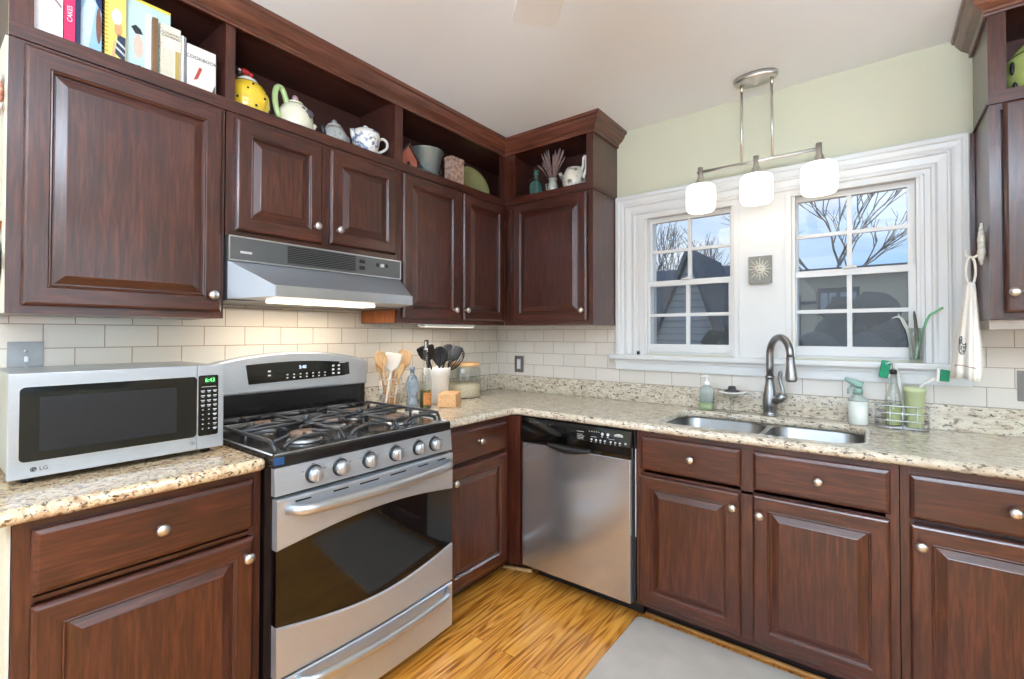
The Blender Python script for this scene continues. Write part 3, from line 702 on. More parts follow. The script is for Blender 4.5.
# backguard
b = MB().use(BLACK).box(.03, .068, RY0+.004, RY1-.004, .93, 1.052); build('backguard_riser', b, None, t)
outl = [(RY0+.0, 1.048), (RY1, 1.048)] + [(RY1-.004+.004*math.cos(math.radians(a)), 1.150+.016*math.sin(math.radians(a))) for a in (0, 45, 90)]
n = 18
outl += [(lerp(RY1-.01, RY0+.01, k/n), 1.170+.050*math.sin(math.pi*k/n)**.8) for k in range(n+1)]
outl += [(RY0, 1.150)]
b = MB().use(STEEL).add_mesh(slab_mesh([outl], .055, .010, 4), Matrix.Translation((.028, 0, 0)) @ Matrix(((0, 0, 1, 0), (1, 0, 0, 0), (0, 1, 0, 0), (0, 0, 0, 1))))
bgd = build('backguard', b, None, t)
# display glass
lens = [(-1.738, 1.088), (-1.30, 1.098), (-1.262, 1.104), (-1.268, 1.162)] + [(lerp(-1.268, -1.75, k/8), 1.162+.012*math.sin(math.pi*k/8)+.008*k/8) for k in range(1, 9)]
b = MB().use(BLACKG).add_mesh(slab_mesh([lens], .003, .0005, 1), on_side(.0825))
dg = build('display_panel', b, None, bgd)
b = MB().use(mat('display_digits', (190, 215, 255), .4, emit=1.5)).add_mesh(text_mesh('5:40', .020), on_side(.0860) @ Matrix.Translation((-1.505, 1.150, 0)))
dd = build('clock_digits', b, None, bgd)
b = MB().use(MARKW)
for i in range(7):
    for j in range(2): b.box(.0855, .0860, -1.575+i*.030-.004, -1.575+i*.030+.004, 1.103+j*.014, 1.108+j*.014)
for i in range(2):
    for j in range(3): b.box(.0855, .0860, -1.352+i*.03-.006, -1.352+i*.03+.006, 1.108+j*.018, 1.116+j*.018)
for j in range(2): b.box(.0855, .0860, -1.66, -1.648, 1.118+j*.018, 1.124+j*.018)
b.box(.0855, .0860, -1.32, -1.285, 1.160, 1.163)
build('button_marks', b, None, bgd)
# burners and caps
CAPM = mat('worn_brown_burner_cap', (104, 84, 72), .45, .2, .15, 40)
for (bx_, by_, br_) in ((.545, -1.745, .052), (.245, -1.745, .040), (.395, -1.54, .044), (.545, -1.335, .050), (.245, -1.335, .036)):
    b = MB().use(STEELS).lathe([(br_*1.15, .9225), (br_*1.1, .930), (br_*.85, .938)], (bx_, by_, 0), n=24)
    b.use(CAPM).lathe([(br_*.95, .940), (br_, .945), (br_, .952), (br_*.93, .956), (.004, .957)], (bx_, by_, 0), n=24)
    build('burner', b, None, t)
# continuous grates: three sections
def grate(y0, y1, x0=.125, x1=.645, mid=False):
    b = MB().use(BLACKM); z = .958; w = .006
    def bar(pts, r=.0062): b.tube(pts, r, 8)
    bar([(x0, y0, z), (x0, y1, z)]); bar([(x0+.005, y0, z), (x0+.13, y0, z), (.40, y0, z), (x1-.13, y0, z), (x1-.03, y0, z-.002), (x1, y0+.006, .926)])
    bar([(x0+.005, y1, z), (x0+.13, y1, z), (.40, y1, z), (x1-.13, y1, z), (x1-.03, y1, z-.002), (x1, y1-.006, .926)])
    yc = (y0+y1)/2; bar([(.395, y0, z), (.395, y1, z)])
    bar([(x0, yc, z), (x0+.06, yc, z+.004)]); 
    for xc in (.245, .545) if not mid else (.40,):
        for ang in range(45, 360, 90):
            a = math.radians(ang); dx_, dy_ = math.cos(a), math.sin(a)
            o_ = (xc+.115*dx_*1.05, yc+(y1-y0)/2*.97*(1 if dy_ > 0 else -1), z)
            i_ = (xc+.060*dx_, yc+.060*dy_, z+.004)
            m1 = (xc+.092*dx_, yc+.085*dy_, z+.003)
            bar([o_, m1, i_], .0055)
        bar([(xc-.11, yc, z), (xc-.062, yc, z+.003)]); bar([(xc+.062, yc, z+.003), (xc+.10, yc, z)])
        # rounded claw arcs that rise from the front
        bar([(xc+.10+.0*k, yc+math.cos(math.radians(k))*.085, .932+.030*math.sin(math.radians(k))) for k in range(0, 181, 18)], .0065)
    for xx in (x0, x1-.2):
        for yy in (y0, y1): bar([(xx, yy, .957), (xx, yy, .9235)], .006)
    return b
for a, c in ((-1.90, -1.665), (-1.655, -1.425), (-1.415, -1.18)): build('grate', grate(a, c), None, t)
b = MB().use(BLACKM).ball((.40, -1.66, .972), .014).ball((.40, -1.42, .972), .014); build('grate_clip', b, None, t)

# ================================================================= RANGE HOOD
t = thing('range_hood', 'under-cabinet range hood with grey vent panel and steel visor', 'range hood', (.17, -1.54, 1.42))
HY0, HY1 = -1.917, -1.150
b = MB().use(GREY).box(.02, .326, HY0, HY1, 1.42, 1.565)
b.box(.02, .326, HY0, HY1, 1.565, 1.653)
build('body', b, None, t)
b = MB().use(GREY).box(.3265, .334, HY0+.004, HY1-.004, 1.568, 1.648)
b.use(STEELS).box(.3265, .336, HY0, HY1, 1.648, 1.653).box(.3265, .336, HY0, HY1, 1.563, 1.5675).box(.3265, .336, HY0, HY0+.004, 1.5675, 1.648).box(.3265, .336, HY1-.004, HY1, 1.5675, 1.648)
pn = build('front_panel', b, None, t)
b = MB().use(BLACKP).box(.334, .3345, -1.705, -1.40, 1.576, 1.643)
for k in range(9): b.use(GREY).box(.3345, .3365, -1.705, -1.40, 1.577+k*.0073, 1.5792+k*.0073)
build('vent_grille', b, None, pn)
b = MB().use(BLACKP)
for y_, z_ in ((-1.375, 1.624), (-1.36, 1.624), (-1.375, 1.596), (-1.36, 1.596), (-1.285, 1.618), (-1.235, 1.618)): b.box(.334, .339, y_-.005, y_+.005, z_-.008, z_+.008)
build('switch', MB().use(WHITE).box(.334, .3405, -1.268, -1.252, 1.611, 1.625), None, pn)
build('control_marks', b, None, pn)
b = MB().use(MARKW).box(.334, .3355, -1.878, -1.838, 1.592, 1.600); build('name_badge', b, None, pn)
b = MB().use(STEEL)
q = [b.bm.verts.new(p) for p in [(.327, HY0, 1.562), (.327, HY1, 1.562), (.50, -1.222, 1.470), (.50, -1.832, 1.470), (.327, HY0, 1.425), (.327, HY1, 1.425), (.50, -1.222, 1.431), (.50, -1.832, 1.431)]]
for f in ((0, 3, 2, 1), (3, 7, 6, 2), (0, 4, 7, 3), (1, 2, 6, 5), (4, 5, 6, 7), (0, 1, 5, 4)): b._f([b.bm.faces.new([q[i] for i in f])])
vz = build('visor', b, None, t)
b = MB().use(STEELS).box(.5005, .506, -1.832, -1.222, 1.4305, 1.4705, bev=.0015); build('lip', b, None, vz)
LAMP = mat('warm_hood_lamp', (255, 236, 206), .5, emit=3.2)
b = MB().use(LAMP).box(.36, .45, -1.80, -1.38, 1.414, 1.4255, bev=.005); build('lamp_lens', b, None, t)
area('hood_lamp_light', (.25, -1.55, 1.405), (0, 0, 0), .3, .5, 3.2, (1, .86, .70))
b = MB().use(PINE).box(.03, .29, -1.1445, -1.1435, 1.357, 1.43); 
o = build('wood_filler_block', MB().use(PINE).box(.02, .285, -1.149, -1.1442, 1.357, 1.418)); tag(o, 'orange wood filler on the cabinet side just right of the hood', 'filler strip')
# under-cabinet light
t = thing('under_cabinet_light', 'slim white under-cabinet light right of the hood', 'light', (.25, -.755, 1.34))
build('housing', MB().use(WHITE).box(.23, .285, -.95, -.56, 1.340, 1.3545, bev=.003), None, t)
build('lens', MB().use(mat('cool_lamp_lens', (255, 246, 230), .5, emit=.9)).box(.235, .28, -.94, -.57, 1.3375, 1.3395), None, t)
area('under_cabinet_lamp', (.257, -.755, 1.334), (0, 0, 0), .05, .36, 1.6, (1, .9, .78)).rotation_euler = (0, 0, 0)

# ================================================================= MICROWAVE
t = thing('microwave_oven', 'stainless steel countertop microwave with a black glass door', 'microwave', (.25, -2.21, .914))
MX = .432; MY0, MY1 = -2.459, -1.966
build('case', MB().use(mat('silver_painted_case', (176, 178, 178), .3, .7)).box(.05, MX-.022, MY0+.006, MY1-.004, .930, 1.196, bev=.004), None, t)
for yy in (MY0+.04, MY1-.04):
    for xx in (.09, MX-.04): build('foot', MB().use(BLACKP).lathe([(.014, .9142), (.014, .9295)], (xx, yy, 0), n=12), None, t)
b = MB().use(STEEL).box(MX-.021, MX, MY0, -2.0435, .930, 1.198, bev=.003); dm = build('door', b, None, t)
b = MB().use(BLACKG).add_mesh(slab_mesh([rrect(MY0+.020, -2.0445, .972, 1.163, .012)], .003, .0005, 1), on_side(MX-.001)); dw = build('door_glass', b, None, dm)
b = MB().use(STEELS).add_mesh(slab_mesh([rrect(MY0+.017, -2.0415, .969, 1.166, .014), list(reversed(rrect(MY0+.020, -2.0445, .972, 1.163, .012)))], .003, 0), on_side(MX-.0005)); build('bezel', b, None, dm)
b = MB().use(mat('perforated_grey_window', (24, 25, 28), .4, 0, .2, 300)).box(MX+.0005, MX+.0025, -2.402, -2.10, .995, 1.135); build('viewing_window', b, None, dm)
b = MB().use(STEEL).box(MX-.021, MX, -2.0425, MY1, .930, 1.198, bev=.003); pm = build('control_panel', b, None, t)
b = MB().use(BLACKG).add_mesh(slab_mesh([rrect(-2.0405, -1.983, .972, 1.166, .006)], .003, .0005, 1), on_side(MX-.001)); build('keypad', b, None, pm)
b = MB().use(mat('green_clock_digits', (110, 255, 130), .4, emit=1.6)).add_mesh(text_mesh('6:43', .017), on_side(MX+.0028) @ Matrix.Translation((-2.008, 1.150, 0))); build('clock_digits', b, None, pm)
b = MB().use(mat('clock_window_green', (16, 40, 18), .3, emit=.15)).box(MX+.001, MX+.0024, -2.024, -1.992, 1.139, 1.161); build('clock_window', b, None, pm)
b = MB().use(MARKW)
b.box(MX+.001, MX+.0025, -2.032, -1.990, 1.128, 1.1295)
for j in range(9):
    for i in range(3):
        w_ = .0055 if j < 4 or i == 2 else .0022; z_ = 1.116-j*.0152
        b.box(MX+.001, MX+.0024, -2.028+i*.0175-w_, -2.028+i*.0175+w_, z_-.0014, z_+.0014)
        if j < 4 or (i == 2 and j < 9): b.box(MX+.001, MX+.0024, -2.028+i*.0175-w_*.7, -2.028+i*.0175+w_*.7, z_-.0052, z_-.0036)
build('key_marks', b, None, pm)
b = MB().use(BLACKP).lathe([(.0062, 0), (.006, .0006)], (MX+.0002, -2.412, .951), 'x', 20); b.add_mesh(text_mesh('LG', .014), on_side(MX+.0008) @ Matrix.Translation((-2.393, .951, 0)))
lg = build('logo', b, None, dm)
b = MB().use(STEELS).tube([(MX+.0010, -2.412+.004*math.cos(a), .951+.004*math.sin(a)) for a in [math.radians(x) for x in range(60, 361, 30)]], .0005, 5).box(MX+.0008, MX+.0014, -2.412, -2.408, .9505, .9515)
build('logo_face', b, None, lg)
b = MB().use(PRINT).box(MX+.0001, MX+.0007, -2.062, -2.048, .948, .949).box(MX+.0001, MX+.0007, -2.062, -2.048, .958, .959).box(MX+.0001, MX+.0007, -2.062, -2.061, .949, .958).box(MX+.0001, MX+.0007, -2.049, -2.048, .949, .958).box(MX+.0001, MX+.0007, -2.058, -2.052, .952, .955)
build('care_mark', b, None, dm)

# ================================================================= WALL PLATES
t = thing('switch_plate', 'stainless steel outlet plate on the tile behind the microwave', 'outlet', (.006, -2.38, 1.22), 'plates on the tiled walls')
build('plate', MB().use(mat('plate_steel', (150, 152, 154), .45, .8)).box(.0062, .010, -2.422, -2.340, 1.162, 1.274, bev=.0015), None, t)
for z_ in (1.192, 1.244): build('screw', MB().use(STEELS).lathe([(.005, 0), (.004, .002), (.001, .0028)], (.010, -2.381, z_), 'x', 12), None, t)
build('toggle', MB().use(STEELS).box(.010, .0245, -2.386, -2.376, 1.21, 1.228, bev=.002), None, t)
t = thing('switch_plate', 'small grey outlet plate on the tile near the room corner', 'outlet', (.2, -.006, 1.1), 'plates on the tiled walls')
build('plate', MB().use(mat('taupe_plate', (120, 114, 110), .35, .5)).box(.164, .238, -.011, -.0062, 1.038, 1.152, bev=.0015), None, t)
build('rocker', MB().use(WHITE).box(.186, .216, -.015, -.0112, 1.062, 1.128, bev=.002), None, t)
t = thing('switch_plate', 'grey outlet plate cut by the right edge of the photo', 'outlet', (2.62, -.006, 1.1), 'plates on the tiled walls')
build('plate', MB().use(MATS['taupe_plate']).box(2.578, 2.65, -.011, -.0062, 1.048, 1.165, bev=.0015), None, t)
build('rocker', MB().use(WHITE).box(2.598, 2.63, -.015, -.0112, 1.072, 1.14, bev=.002), None, t)

# ================================================================= PENDANT AND CEILING FAN
t = thing('pendant_light', 'brushed nickel three-shade pendant bar over the sink', 'light', (1.722, -.20, H))
PY = -.20
b = MB().use(NICKEL).lathe([(.094, H-.0005), (.094, H-.018), (.086, H-.026), (.02, H-.028), (.008, H-.040), (.002, H-.041)], (1.715, PY, 0), n=36, sy=.62)
build('canopy', b, None, t)
for xr in (1.655, 1.782): build('rod', MB().use(NICKEL).tube([(xr, PY, H-.025), (xr, PY, 2.108)], .0052, 10).lathe([(.008, H-.06), (.008, H-.028)], (xr, PY, 0), n=10), None, t)
build('crossbar', MB().use(NICKEL).tube([(1.452, PY, 2.108), (1.969, PY, 2.108)], .0075, 12), None, t)
SHADE = mat('lit_opal_glass', (255, 248, 238), .3, emit=1.15)
for xs in (1.467, 1.716, 1.961):
    build('socket', MB().use(NICKEL).lathe([(.012, 2.132), (.012, 2.085), (.019, 2.072), (.021, 2.052), (.024, 2.046)], (xs, PY-.0, 0), n=16), None, t)
    build('lamp_shade', MB().use(SHADE).lathe([(.024, 2.0455), (.056, 2.042), (.065, 2.036), (.069, 2.024), (.070, 1.98), (.069, 1.932), (.066, 1.921), (.060, 1.914)], (xs, PY, 0), n=28, cap1=False), None, t)
    point('pendant_bulb', (xs, PY, 1.88), .35, .05, (1, .88, .72))
t = thing('ceiling_fan', 'white ceiling fan, one rounded blade tip showing at the top edge', 'fan', (1.81, -1.94, H))
b = MB().use(WHITE).lathe([(.07, H-.0005), (.07, H-.03), (.02, H-.05), (.02, 2.34), (.09, 2.33), (.11, 2.30), (.11, 2.23), (.08, 2.20), (.05, 2.19)], (1.81, -1.94, 0), n=28); build('motor', b, None, t)
build('added_globe', MB().use(mat('added_globe_glow', (255, 248, 236), .4, emit=1.2)).lathe([(.05, 2.1895), (.10, 2.17), (.115, 2.13), (.09, 2.09), (.03, 2.07)], (1.81, -1.94, 0), n=28), None, t)  # glowing globe added to light the room; only a blade tip is known
for k in range(5):
    a = math.radians(136+72*k)
    Mb = Matrix.Translation((1.81, -1.94, 2.20)) @ Matrix.Rotation(a, 4, 'Z')
    o2 = [(.17, -.05), (.60, -.066)] + arc_corner(.60, -.046, .02, -90, 0, 4)[1:] + arc_corner(.60, .046, .02, 0, 90, 4) + [(.17, .05)]
    b = MB().use(WHITE).add_mesh(slab_mesh([o2], .007, .002, 1), Mb); build('blade', b, None, t)

# ================================================================= BOOKS ON THE TOP SHELF
SH = 2.1285
def book(name, label, y0, y1, h, x, th, cover, lean=0, spiral=False, marks=(), title=None, yaw_=0, page=True, grp='cookbooks on the top shelf'):
    """cover faces the room (+x); h height, th thickness, lean back about its lower edge"""
    loc = (x, (y0+y1)/2, SH+.0005); t = thing(name, label, 'book', loc, grp)
    w = y1-y0; cv = mat(name+'_cover_%d_%d_%d' % cover, cover, .45, 0, .05, 30)
    parts = []
    parts.append(('cover', MB().use(cv).box(-.0025, 0, -w/2, w/2, 0, h, bev=.0006).box(-th, -th+.0025, -w/2, w/2, 0, h, bev=.0006) if spiral else MB().use(cv).box(-.0025, 0, -w/2, w/2, 0, h).box(-th, -th+.0025, -w/2, w/2, 0, h).box(-th+.0025, -.0025, -w/2, -w/2+.0025, 0, h)))
    parts.append(('pages', MB().use(BLANK).box(-th+.003, -.003, -w/2+.004, w/2-.003, .003, h-.004)))
    if spiral:
        m = MB().use(spiral)
        n = int(h/.012)
        for k in range(n): z = .008+k*(h-.014)/max(1, n-1); m.tube([(.002+.0*k, -w/2+.006, z), (.0045, -w/2-.001, z), (-th/2, -w/2-.005, z), (-th-.002, -w/2, z)], .0011, 5)
        parts.append(('spiral_binding', m))
    for nm, colr, shape in marks:
        m = MB().use(mat('print_%d_%d_%d' % colr, colr, .55, 0, .08, 60))
        m.add_mesh(slab_mesh([[(p[0]*w-w/2, p[1]*h) for p in shape]], .0006), Matrix(((0, 0, 1, .0002), (1, 0, 0, 0), (0, 1, 0, 0), (0, 0, 0, 1)))); parts.append((nm, m))
    if title:
        txt, size, ty, tz, colr, rot = title
        m = MB().use(mat('print_%d_%d_%d' % colr, colr, .55))
        m.add_mesh(text_mesh(txt, size), Matrix(((0, 0, 1, .0012), (1, 0, 0, 0), (0, 1, 0, 0), (0, 0, 0, 1))) @ Matrix.Translation((ty*w-w/2, tz*h, 0)) @ Matrix.Rotation(math.radians(rot), 4, 'Z')); parts.append(('title', m))
    R = Matrix.Rotation(math.radians(-lean), 4, 'Y') @ Matrix.Rotation(math.radians(yaw_), 4, 'Z')
    cvo = None
    for nm, m in parts:
        bmesh.ops.transform(m.bm, matrix=Matrix.Translation(loc) @ R, verts=m.bm.verts)
        o = build(nm, m, None, t if cvo is None or nm in ('pages', 'spiral_binding') else cvo)
        if cvo is None: cvo = o
    return t
def ell(cx, cy, rx, ry, n=14, a0=0, a1=360): return [(cx+rx*math.cos(math.radians(a0+(a1-a0)*k/n)), cy+ry*math.sin(math.radians(a0+(a1-a0)*k/n))) for k in range(n)]
book('magazine', 'white and pastel booklet at the left end of the top book shelf', -2.405, -2.345, .25, .276, .006, (236, 226, 228), 2,
     marks=[('picture', (150, 120, 128), [(.45, .62), (.95, .47), (.95, .51), (.45, .66)]), ('picture', (232, 196, 190), [(.3, .05), (.95, .05), (.95, .25)]), ('picture', (206, 186, 216), [(.05, .5), (.35, .6), (.3, .8), (.05, .8)])])
book('hardcover_book', 'pink-red spined book with white lettering between the white booklet and the navy one', -2.343, -2.320, .26, .282, .14, (214, 44, 92), 0,
     title=('CAKES', .016, .5, .42, (245, 225, 232), 90))
book('hardcover_book', 'navy blue slim book beside the pink spine', -2.3185, -2.3075, .25, .280, .14, (34, 46, 78), 0)
book('softcover_book', 'light blue cover with a dark navy bowl picture on the top shelf', -2.306, -2.256, .26, .268, .012, (150, 186, 216), 3,
     marks=[('picture', (38, 52, 92), [(.45, 1), (1, 1), (1, .62), (.75, .72), (.5, .9)]), ('picture', (120, 80, 62), ell(.86, .45, .13, .22)), ('picture', (196, 214, 228), [(0, .1), (.35, .1), (.75, .7), (.4, .8), (0, .5)])])
book('spiral_cookbook', 'yellow spiral-bound cookbook with a chef in a striped shirt', -2.249, -2.199, .262, .276, .012, (236, 206, 104), 1, spiral=mat('gold_wire', (190, 150, 60), .3, .8),
     marks=[('picture', (238, 236, 230), ell(.55, .62, .25, .10)), ('picture', (212, 150, 104), ell(.62, .48, .2, .09)), ('picture', (46, 58, 78), [(.45, .18), (.95, .10), (.98, .40), (.6, .42)]),
            ('picture', (230, 232, 236), [(.50, .24), (.95, .17), (.95, .20), (.5, .27)]), ('picture', (230, 232, 236), [(.53, .32), (.96, .25), (.96, .28), (.53, .35)]), ('picture', (216, 168, 120), [(.3, .08), (.48, .12), (.5, .35), (.35, .3)])])
book('softcover_book', 'pale blue-green cookbook with a goose in a black hat, yellow top edge', -2.197, -2.075, .262, .258, .010, (190, 210, 206), 1,
     marks=[('picture', (232, 206, 84), [(0, .965), (1, .965), (1, 1), (0, 1)]), ('picture', (50, 48, 52), [(.12, .62), (.22, .55), (.38, .57), (.32, .63), (.22, .66)]), ('picture', (228, 186, 168), ell(.28, .40, .10, .15)), ('picture', (52, 50, 54), [(.2, .15), (.3, .1), (.38, .12), (.32, .17)]), ('picture', (232, 226, 214), [(.42, .02), (.56, .02), (.56, .86), (.42, .86)])])
book('hardcover_book', 'brown spined book standing before the cream spiral cookbook', -2.131, -2.117, .21, .281, .012, (120, 88, 58), 0)
book('spiral_cookbook', 'cream spiral-bound cookbook with a photo strip beside the brown spine', -2.108, -2.052, .205, .281, .010, (226, 214, 192), 1, spiral=mat('white_wire', (220, 216, 206), .4, .2),
     title=('COUNTRY\nCOOKING', .0105, .5, .84, (86, 74, 70), 0), marks=[('picture', (176, 150, 84), [(.72, .12), (.96, .12), (.96, .62), (.72, .62)]), ('picture', (206, 196, 176), [(.12, .18), (.62, .18), (.62, .6), (.12, .6)])])
book('softcover_book', 'thin white book with a grey spine left of the slanted cookbook', -2.050, -2.043, .190, .280, .12, (222, 218, 212), 0)
book('softcover_book', 'thin grey book right next to the thin white one', -2.042, -2.036, .188, .281, .12, (128, 122, 124), 0)
book('softcover_book', 'white cookbook with grey capitals and a red pepper, last before the divider', -2.034, -1.945, .172, .284, .008, (222, 216, 208), 1,
     title=('COOKBOOK', .0165, .5, .76, (110, 100, 98), 0), marks=[('picture', (176, 70, 56), [(.22, .3), (.36, .34), (.52, .58), (.42, .6)]), ('picture', (80, 70, 70), [(.84, .02), (.98, .02), (.98, .35), (.88, .2)])])

# ================================================================= TEAPOTS AND CROCKERY ON THE SHELF
YEL = mat('yellow_glaze', (238, 196, 58), .2, coat=.5); CRM = mat('cream_glaze', (236, 228, 204), .2, coat=.5); GRNG = mat('pale_green_glaze', (172, 192, 132), .25, coat=.4)
GRYT = mat('grey_mottled_glaze', (168, 166, 162), .45, 0, .28, 90, .5)
def blue_pattern(name, basec, inkc, sc, p0, p1):
    m, tt, bb = base_mat(name); n = tt.nodes.new('ShaderNodeTexNoise'); n.inputs['Scale'].default_value = sc; n.inputs['Detail'].default_value = 5
    tc_ = tt.nodes.new('ShaderNodeTexCoord'); tt.links.new(tc_.outputs['Object'], n.inputs['Vector'])
    r = tt.nodes.new('ShaderNodeValToRGB'); r.color_ramp.elements[0].position = p0; r.color_ramp.elements[1].position = p1
    r.color_ramp.elements[0].color = (*lin(basec), 1); r.color_ramp.elements[1].color = (*lin(inkc), 1)
    tt.links.new(n.outputs['Fac'], r.inputs[0]); tt.links.new(r.outputs[0], bb.inputs['Base Color']); bb.inputs['Roughness'].default_value = .25; bb.inputs['Coat Weight'].default_value = .3; return m
BLUEW = blue_pattern('blue_and_white_glaze', (226, 222, 216), (110, 120, 150), 42, .5, .6)
FLORAL = blue_pattern('faded_floral_glaze', (222, 214, 198), (126, 114, 104), 26, .52, .62)
t = thing('rooster_teapot', 'round yellow teapot with black dots and a red-topped hen lid', 'teapot', (.19, -1.80, SH+.0005), 'teapots on the display shelf')
c = (.19, -1.80, 0)
build('body', MB().use(YEL).lathe([(.045, SH+.0005), (.072, SH+.03), (.083, SH+.07), (.080, SH+.11), (.062, SH+.145), (.040, SH+.160)], c), None, t)
b = MB().use(BLACKP)
for a, z in ((0, .05), (25, .09), (55, .06), (40, .12), (-20, .11), (75, .10), (-5, .135), (-45, .07), (60, .135)):
    rad = .083 if .04 < z < .1 else .078 if z < .125 else .068; aa = math.radians(a); b.ball((c[0]+rad*math.cos(aa), c[1]+rad*math.sin(aa), SH+z), .0045, n=8)
build('dots', b, None, t)
ld = build('lid', MB().use(CERW).lathe([(.042, SH+.1605), (.036, SH+.172), (.018, SH+.184), (.006, SH+.188)], c), None, t)
build('comb', MB().use(mat('red_glaze', (176, 34, 34), .25, coat=.4)).ball((.20, -1.812, SH+.198), .013, 1, 1.5, .9).ball((.20, -1.79, SH+.195), .010), None, ld)
build('hen_head', MB().use(BLACKP).ball((.205, -1.835, SH+.182), .013).use(CERW).ball((.214, -1.838, SH+.190), .006), None, ld)
t = thing('ceramic_teapot', 'cream teapot with a pale green handle and a grey painted flower', 'teapot', (.19, -1.605, SH+.0005), 'teapots on the display shelf')
c = (.19, -1.605, 0)
build('body', MB().use(CRM).lathe([(.040, SH+.0005), (.062, SH+.025), (.074, SH+.06), (.072, SH+.10), (.055, SH+.135), (.035, SH+.150)], c), None, t)
build('handle', MB().use(GRNG).tube([(.20, -1.655, SH+.055), (.205, -1.685, SH+.08), (.205, -1.698, SH+.14), (.205, -1.69, SH+.185), (.20, -1.665, SH+.190), (.20, -1.645, SH+.14), (.2, -1.64, SH+.125)], .012, 10), None, t)
build('spout', MB().use(CRM).tube([(.20, -1.548, SH+.04), (.205, -1.534, SH+.07), (.21, -1.524, SH+.085)], [.018, .013, .010], 10), None, t)
l_ = build('lid', MB().use(CRM).lathe([(.036, SH+.1505), (.03, SH+.160), (.01, SH+.166)], c), None, t)
build('lid_knob', MB().use(mat('mauve_glaze', (170, 140, 146), .3)).ball((.19, -1.605, SH+.178), .013), None, l_)
build('painted_flower', MB().use(mat('dark_grey_glaze', (84, 82, 90), .4)).ball((.255, -1.575, SH+.105), .017, .35, 1.1, 1).ball((.247, -1.60, SH+.118), .012, .5, 1, 1), None, t)
t = thing('ceramic_teapot', 'small grey mottled teapot between the cream one and the blue-and-white one', 'teapot', (.19, -1.42, SH+.0005), 'teapots on the display shelf')
c = (.19, -1.42, 0)
build('body', MB().use(GRYT).lathe([(.038, SH+.0005), (.056, SH+.03), (.062, SH+.06), (.054, SH+.09), (.038, SH+.115)], c), None, t)
build('lid', MB().use(GRYT).lathe([(.039, SH+.1155), (.03, SH+.128), (.014, SH+.138), (.010, SH+.150), (.003, SH+.154)], c), None, t)
build('spout', MB().use(BLACKM).tube([(.20, -1.472, SH+.05), (.21, -1.486, SH+.075), (.215, -1.494, SH+.10)], [.013, .010, .008], 8), None, t)
build('handle', MB().use(GRYT).tube([(.19, -1.365, SH+.10), (.19, -1.345, SH+.09), (.19, -1.348, SH+.05), (.19, -1.372, SH+.035)], .006, 8), None, t)
t = thing('ceramic_teapot', 'blue-and-white teapot with a big white loop handle, last before the divider', 'teapot', (0.235, -1.280, SH+.0005), 'teapots on the display shelf')
c = (.235, -1.282, 0)
build('body', MB().use(BLUEW).lathe([(.036, SH+.0005), (.050, SH+.03), (.062, SH+.07), (.066, SH+.11), (.062, SH+.128)], c), None, t)
l_ = build('lid', MB().use(BLUEW).lathe([(.062, SH+.1285), (.045, SH+.138), (.012, SH+.144)], c), None, t)
build('lid_loop', MB().use(CERW).tube([(0.235, -1.294, SH+.143), (0.235, -1.290, SH+.158), (0.235, -1.274, SH+.158), (0.235, -1.270, SH+.143)], .004, 8), None, l_)
build('spout', MB().use(BLUEW).tube([(0.235, -1.335, SH+.06), (0.240, -1.355, SH+.09), (0.245, -1.365, SH+.12)], [.013, .010, .009], 8), None, t)
build('handle', MB().use(CERW).tube([(0.240, -1.225, SH+.105), (0.245, -1.195, SH+.125), (0.250, -1.172, SH+.115), (0.250, -1.172, SH+.085), (0.245, -1.200, SH+.06), (0.240, -1.232, SH+.048)], .007, 10), None, t)
# birdhouse
t = thing('birdhouse', 'small red wooden birdhouse behind the shelf divider', 'birdhouse', (.20, -1.02, SH))
RED = mat('weathered_red_paint', (164, 92, 74), .6, 0, .2, 50)
build('body', MB().use(RED).prism([(-1.075, SH+.0005), (-.965, SH+.0005), (-.965, SH+.085), (-1.02, SH+.15), (-1.075, SH+.085)], 'x', .15, .235), None, t)
build('roof', MB().use(mat('grey_tin_roof', (92, 76, 70), .5, .3)).prism([(-.950, SH+.074), (-1.02, SH+.157), (-1.09, SH+.074), (-1.09, SH+.082), (-1.02, SH+.166), (-.950, SH+.082)], 'x', .14, .245), None, t)
build('entrance', MB().use(BLACKP).lathe([(.012, 0), (.011, .0006)], (.2353, -1.02, SH+.06), 'x', 16), None, t)
# galvanised bucket
GALV = mat('galvanised_steel', (168, 178, 176), .42, .75, .12, 18)
t = thing('metal_bucket', 'galvanised metal bucket with flared rim behind the tin', 'bucket', (.13, -.86, SH))
b = MB().use(GALV).lathe([(.055, SH+.0005), (.058, SH+.004), (.098, SH+.205), (.103, SH+.208), (.103, SH+.214), (.097, SH+.212), (.056, SH+.008)], (.118, -.80, 0), n=32); build('body', b, None, t)
build('handle', MB().use(GALV).tube([(.118, -.905, SH+.19) for k in range(1)]+[(.12, -.905, SH+.18), (.155, -.885, SH+.12), (.19, -.85, SH+.085), (.195, -.80, SH+.075), (.19, -.75, SH+.085), (.155, -.715, SH+.12), (.12, -.695, SH+.18)], .0028, 8), None, t)
t = thing('storage_tin', 'square patterned pinkish-brown tin standing in front of the bucket', 'tin', (.235, -.70, SH))
TINP = blue_pattern('brown_tin_print', (178, 148, 132), (132, 98, 84), 40, .42, .66)
build('body', MB().use(TINP).box(.226, .285, -.755, -.655, SH+.0005, SH+.150, bev=.006), None, t)
build('lid', MB().use(TINP).box(.2245, .2865, -.757, -.653, SH+.1505, SH+.172, bev=.004), None, t)
t = thing('serving_plate', 'sage green rimmed plate leaning on the shelf back near the corner', 'plate', (.09, -.50, SH))
Mp = Matrix.Translation((.105, -.385, SH+.1235)) @ Matrix.Rotation(math.radians(-14), 4, 'Y')
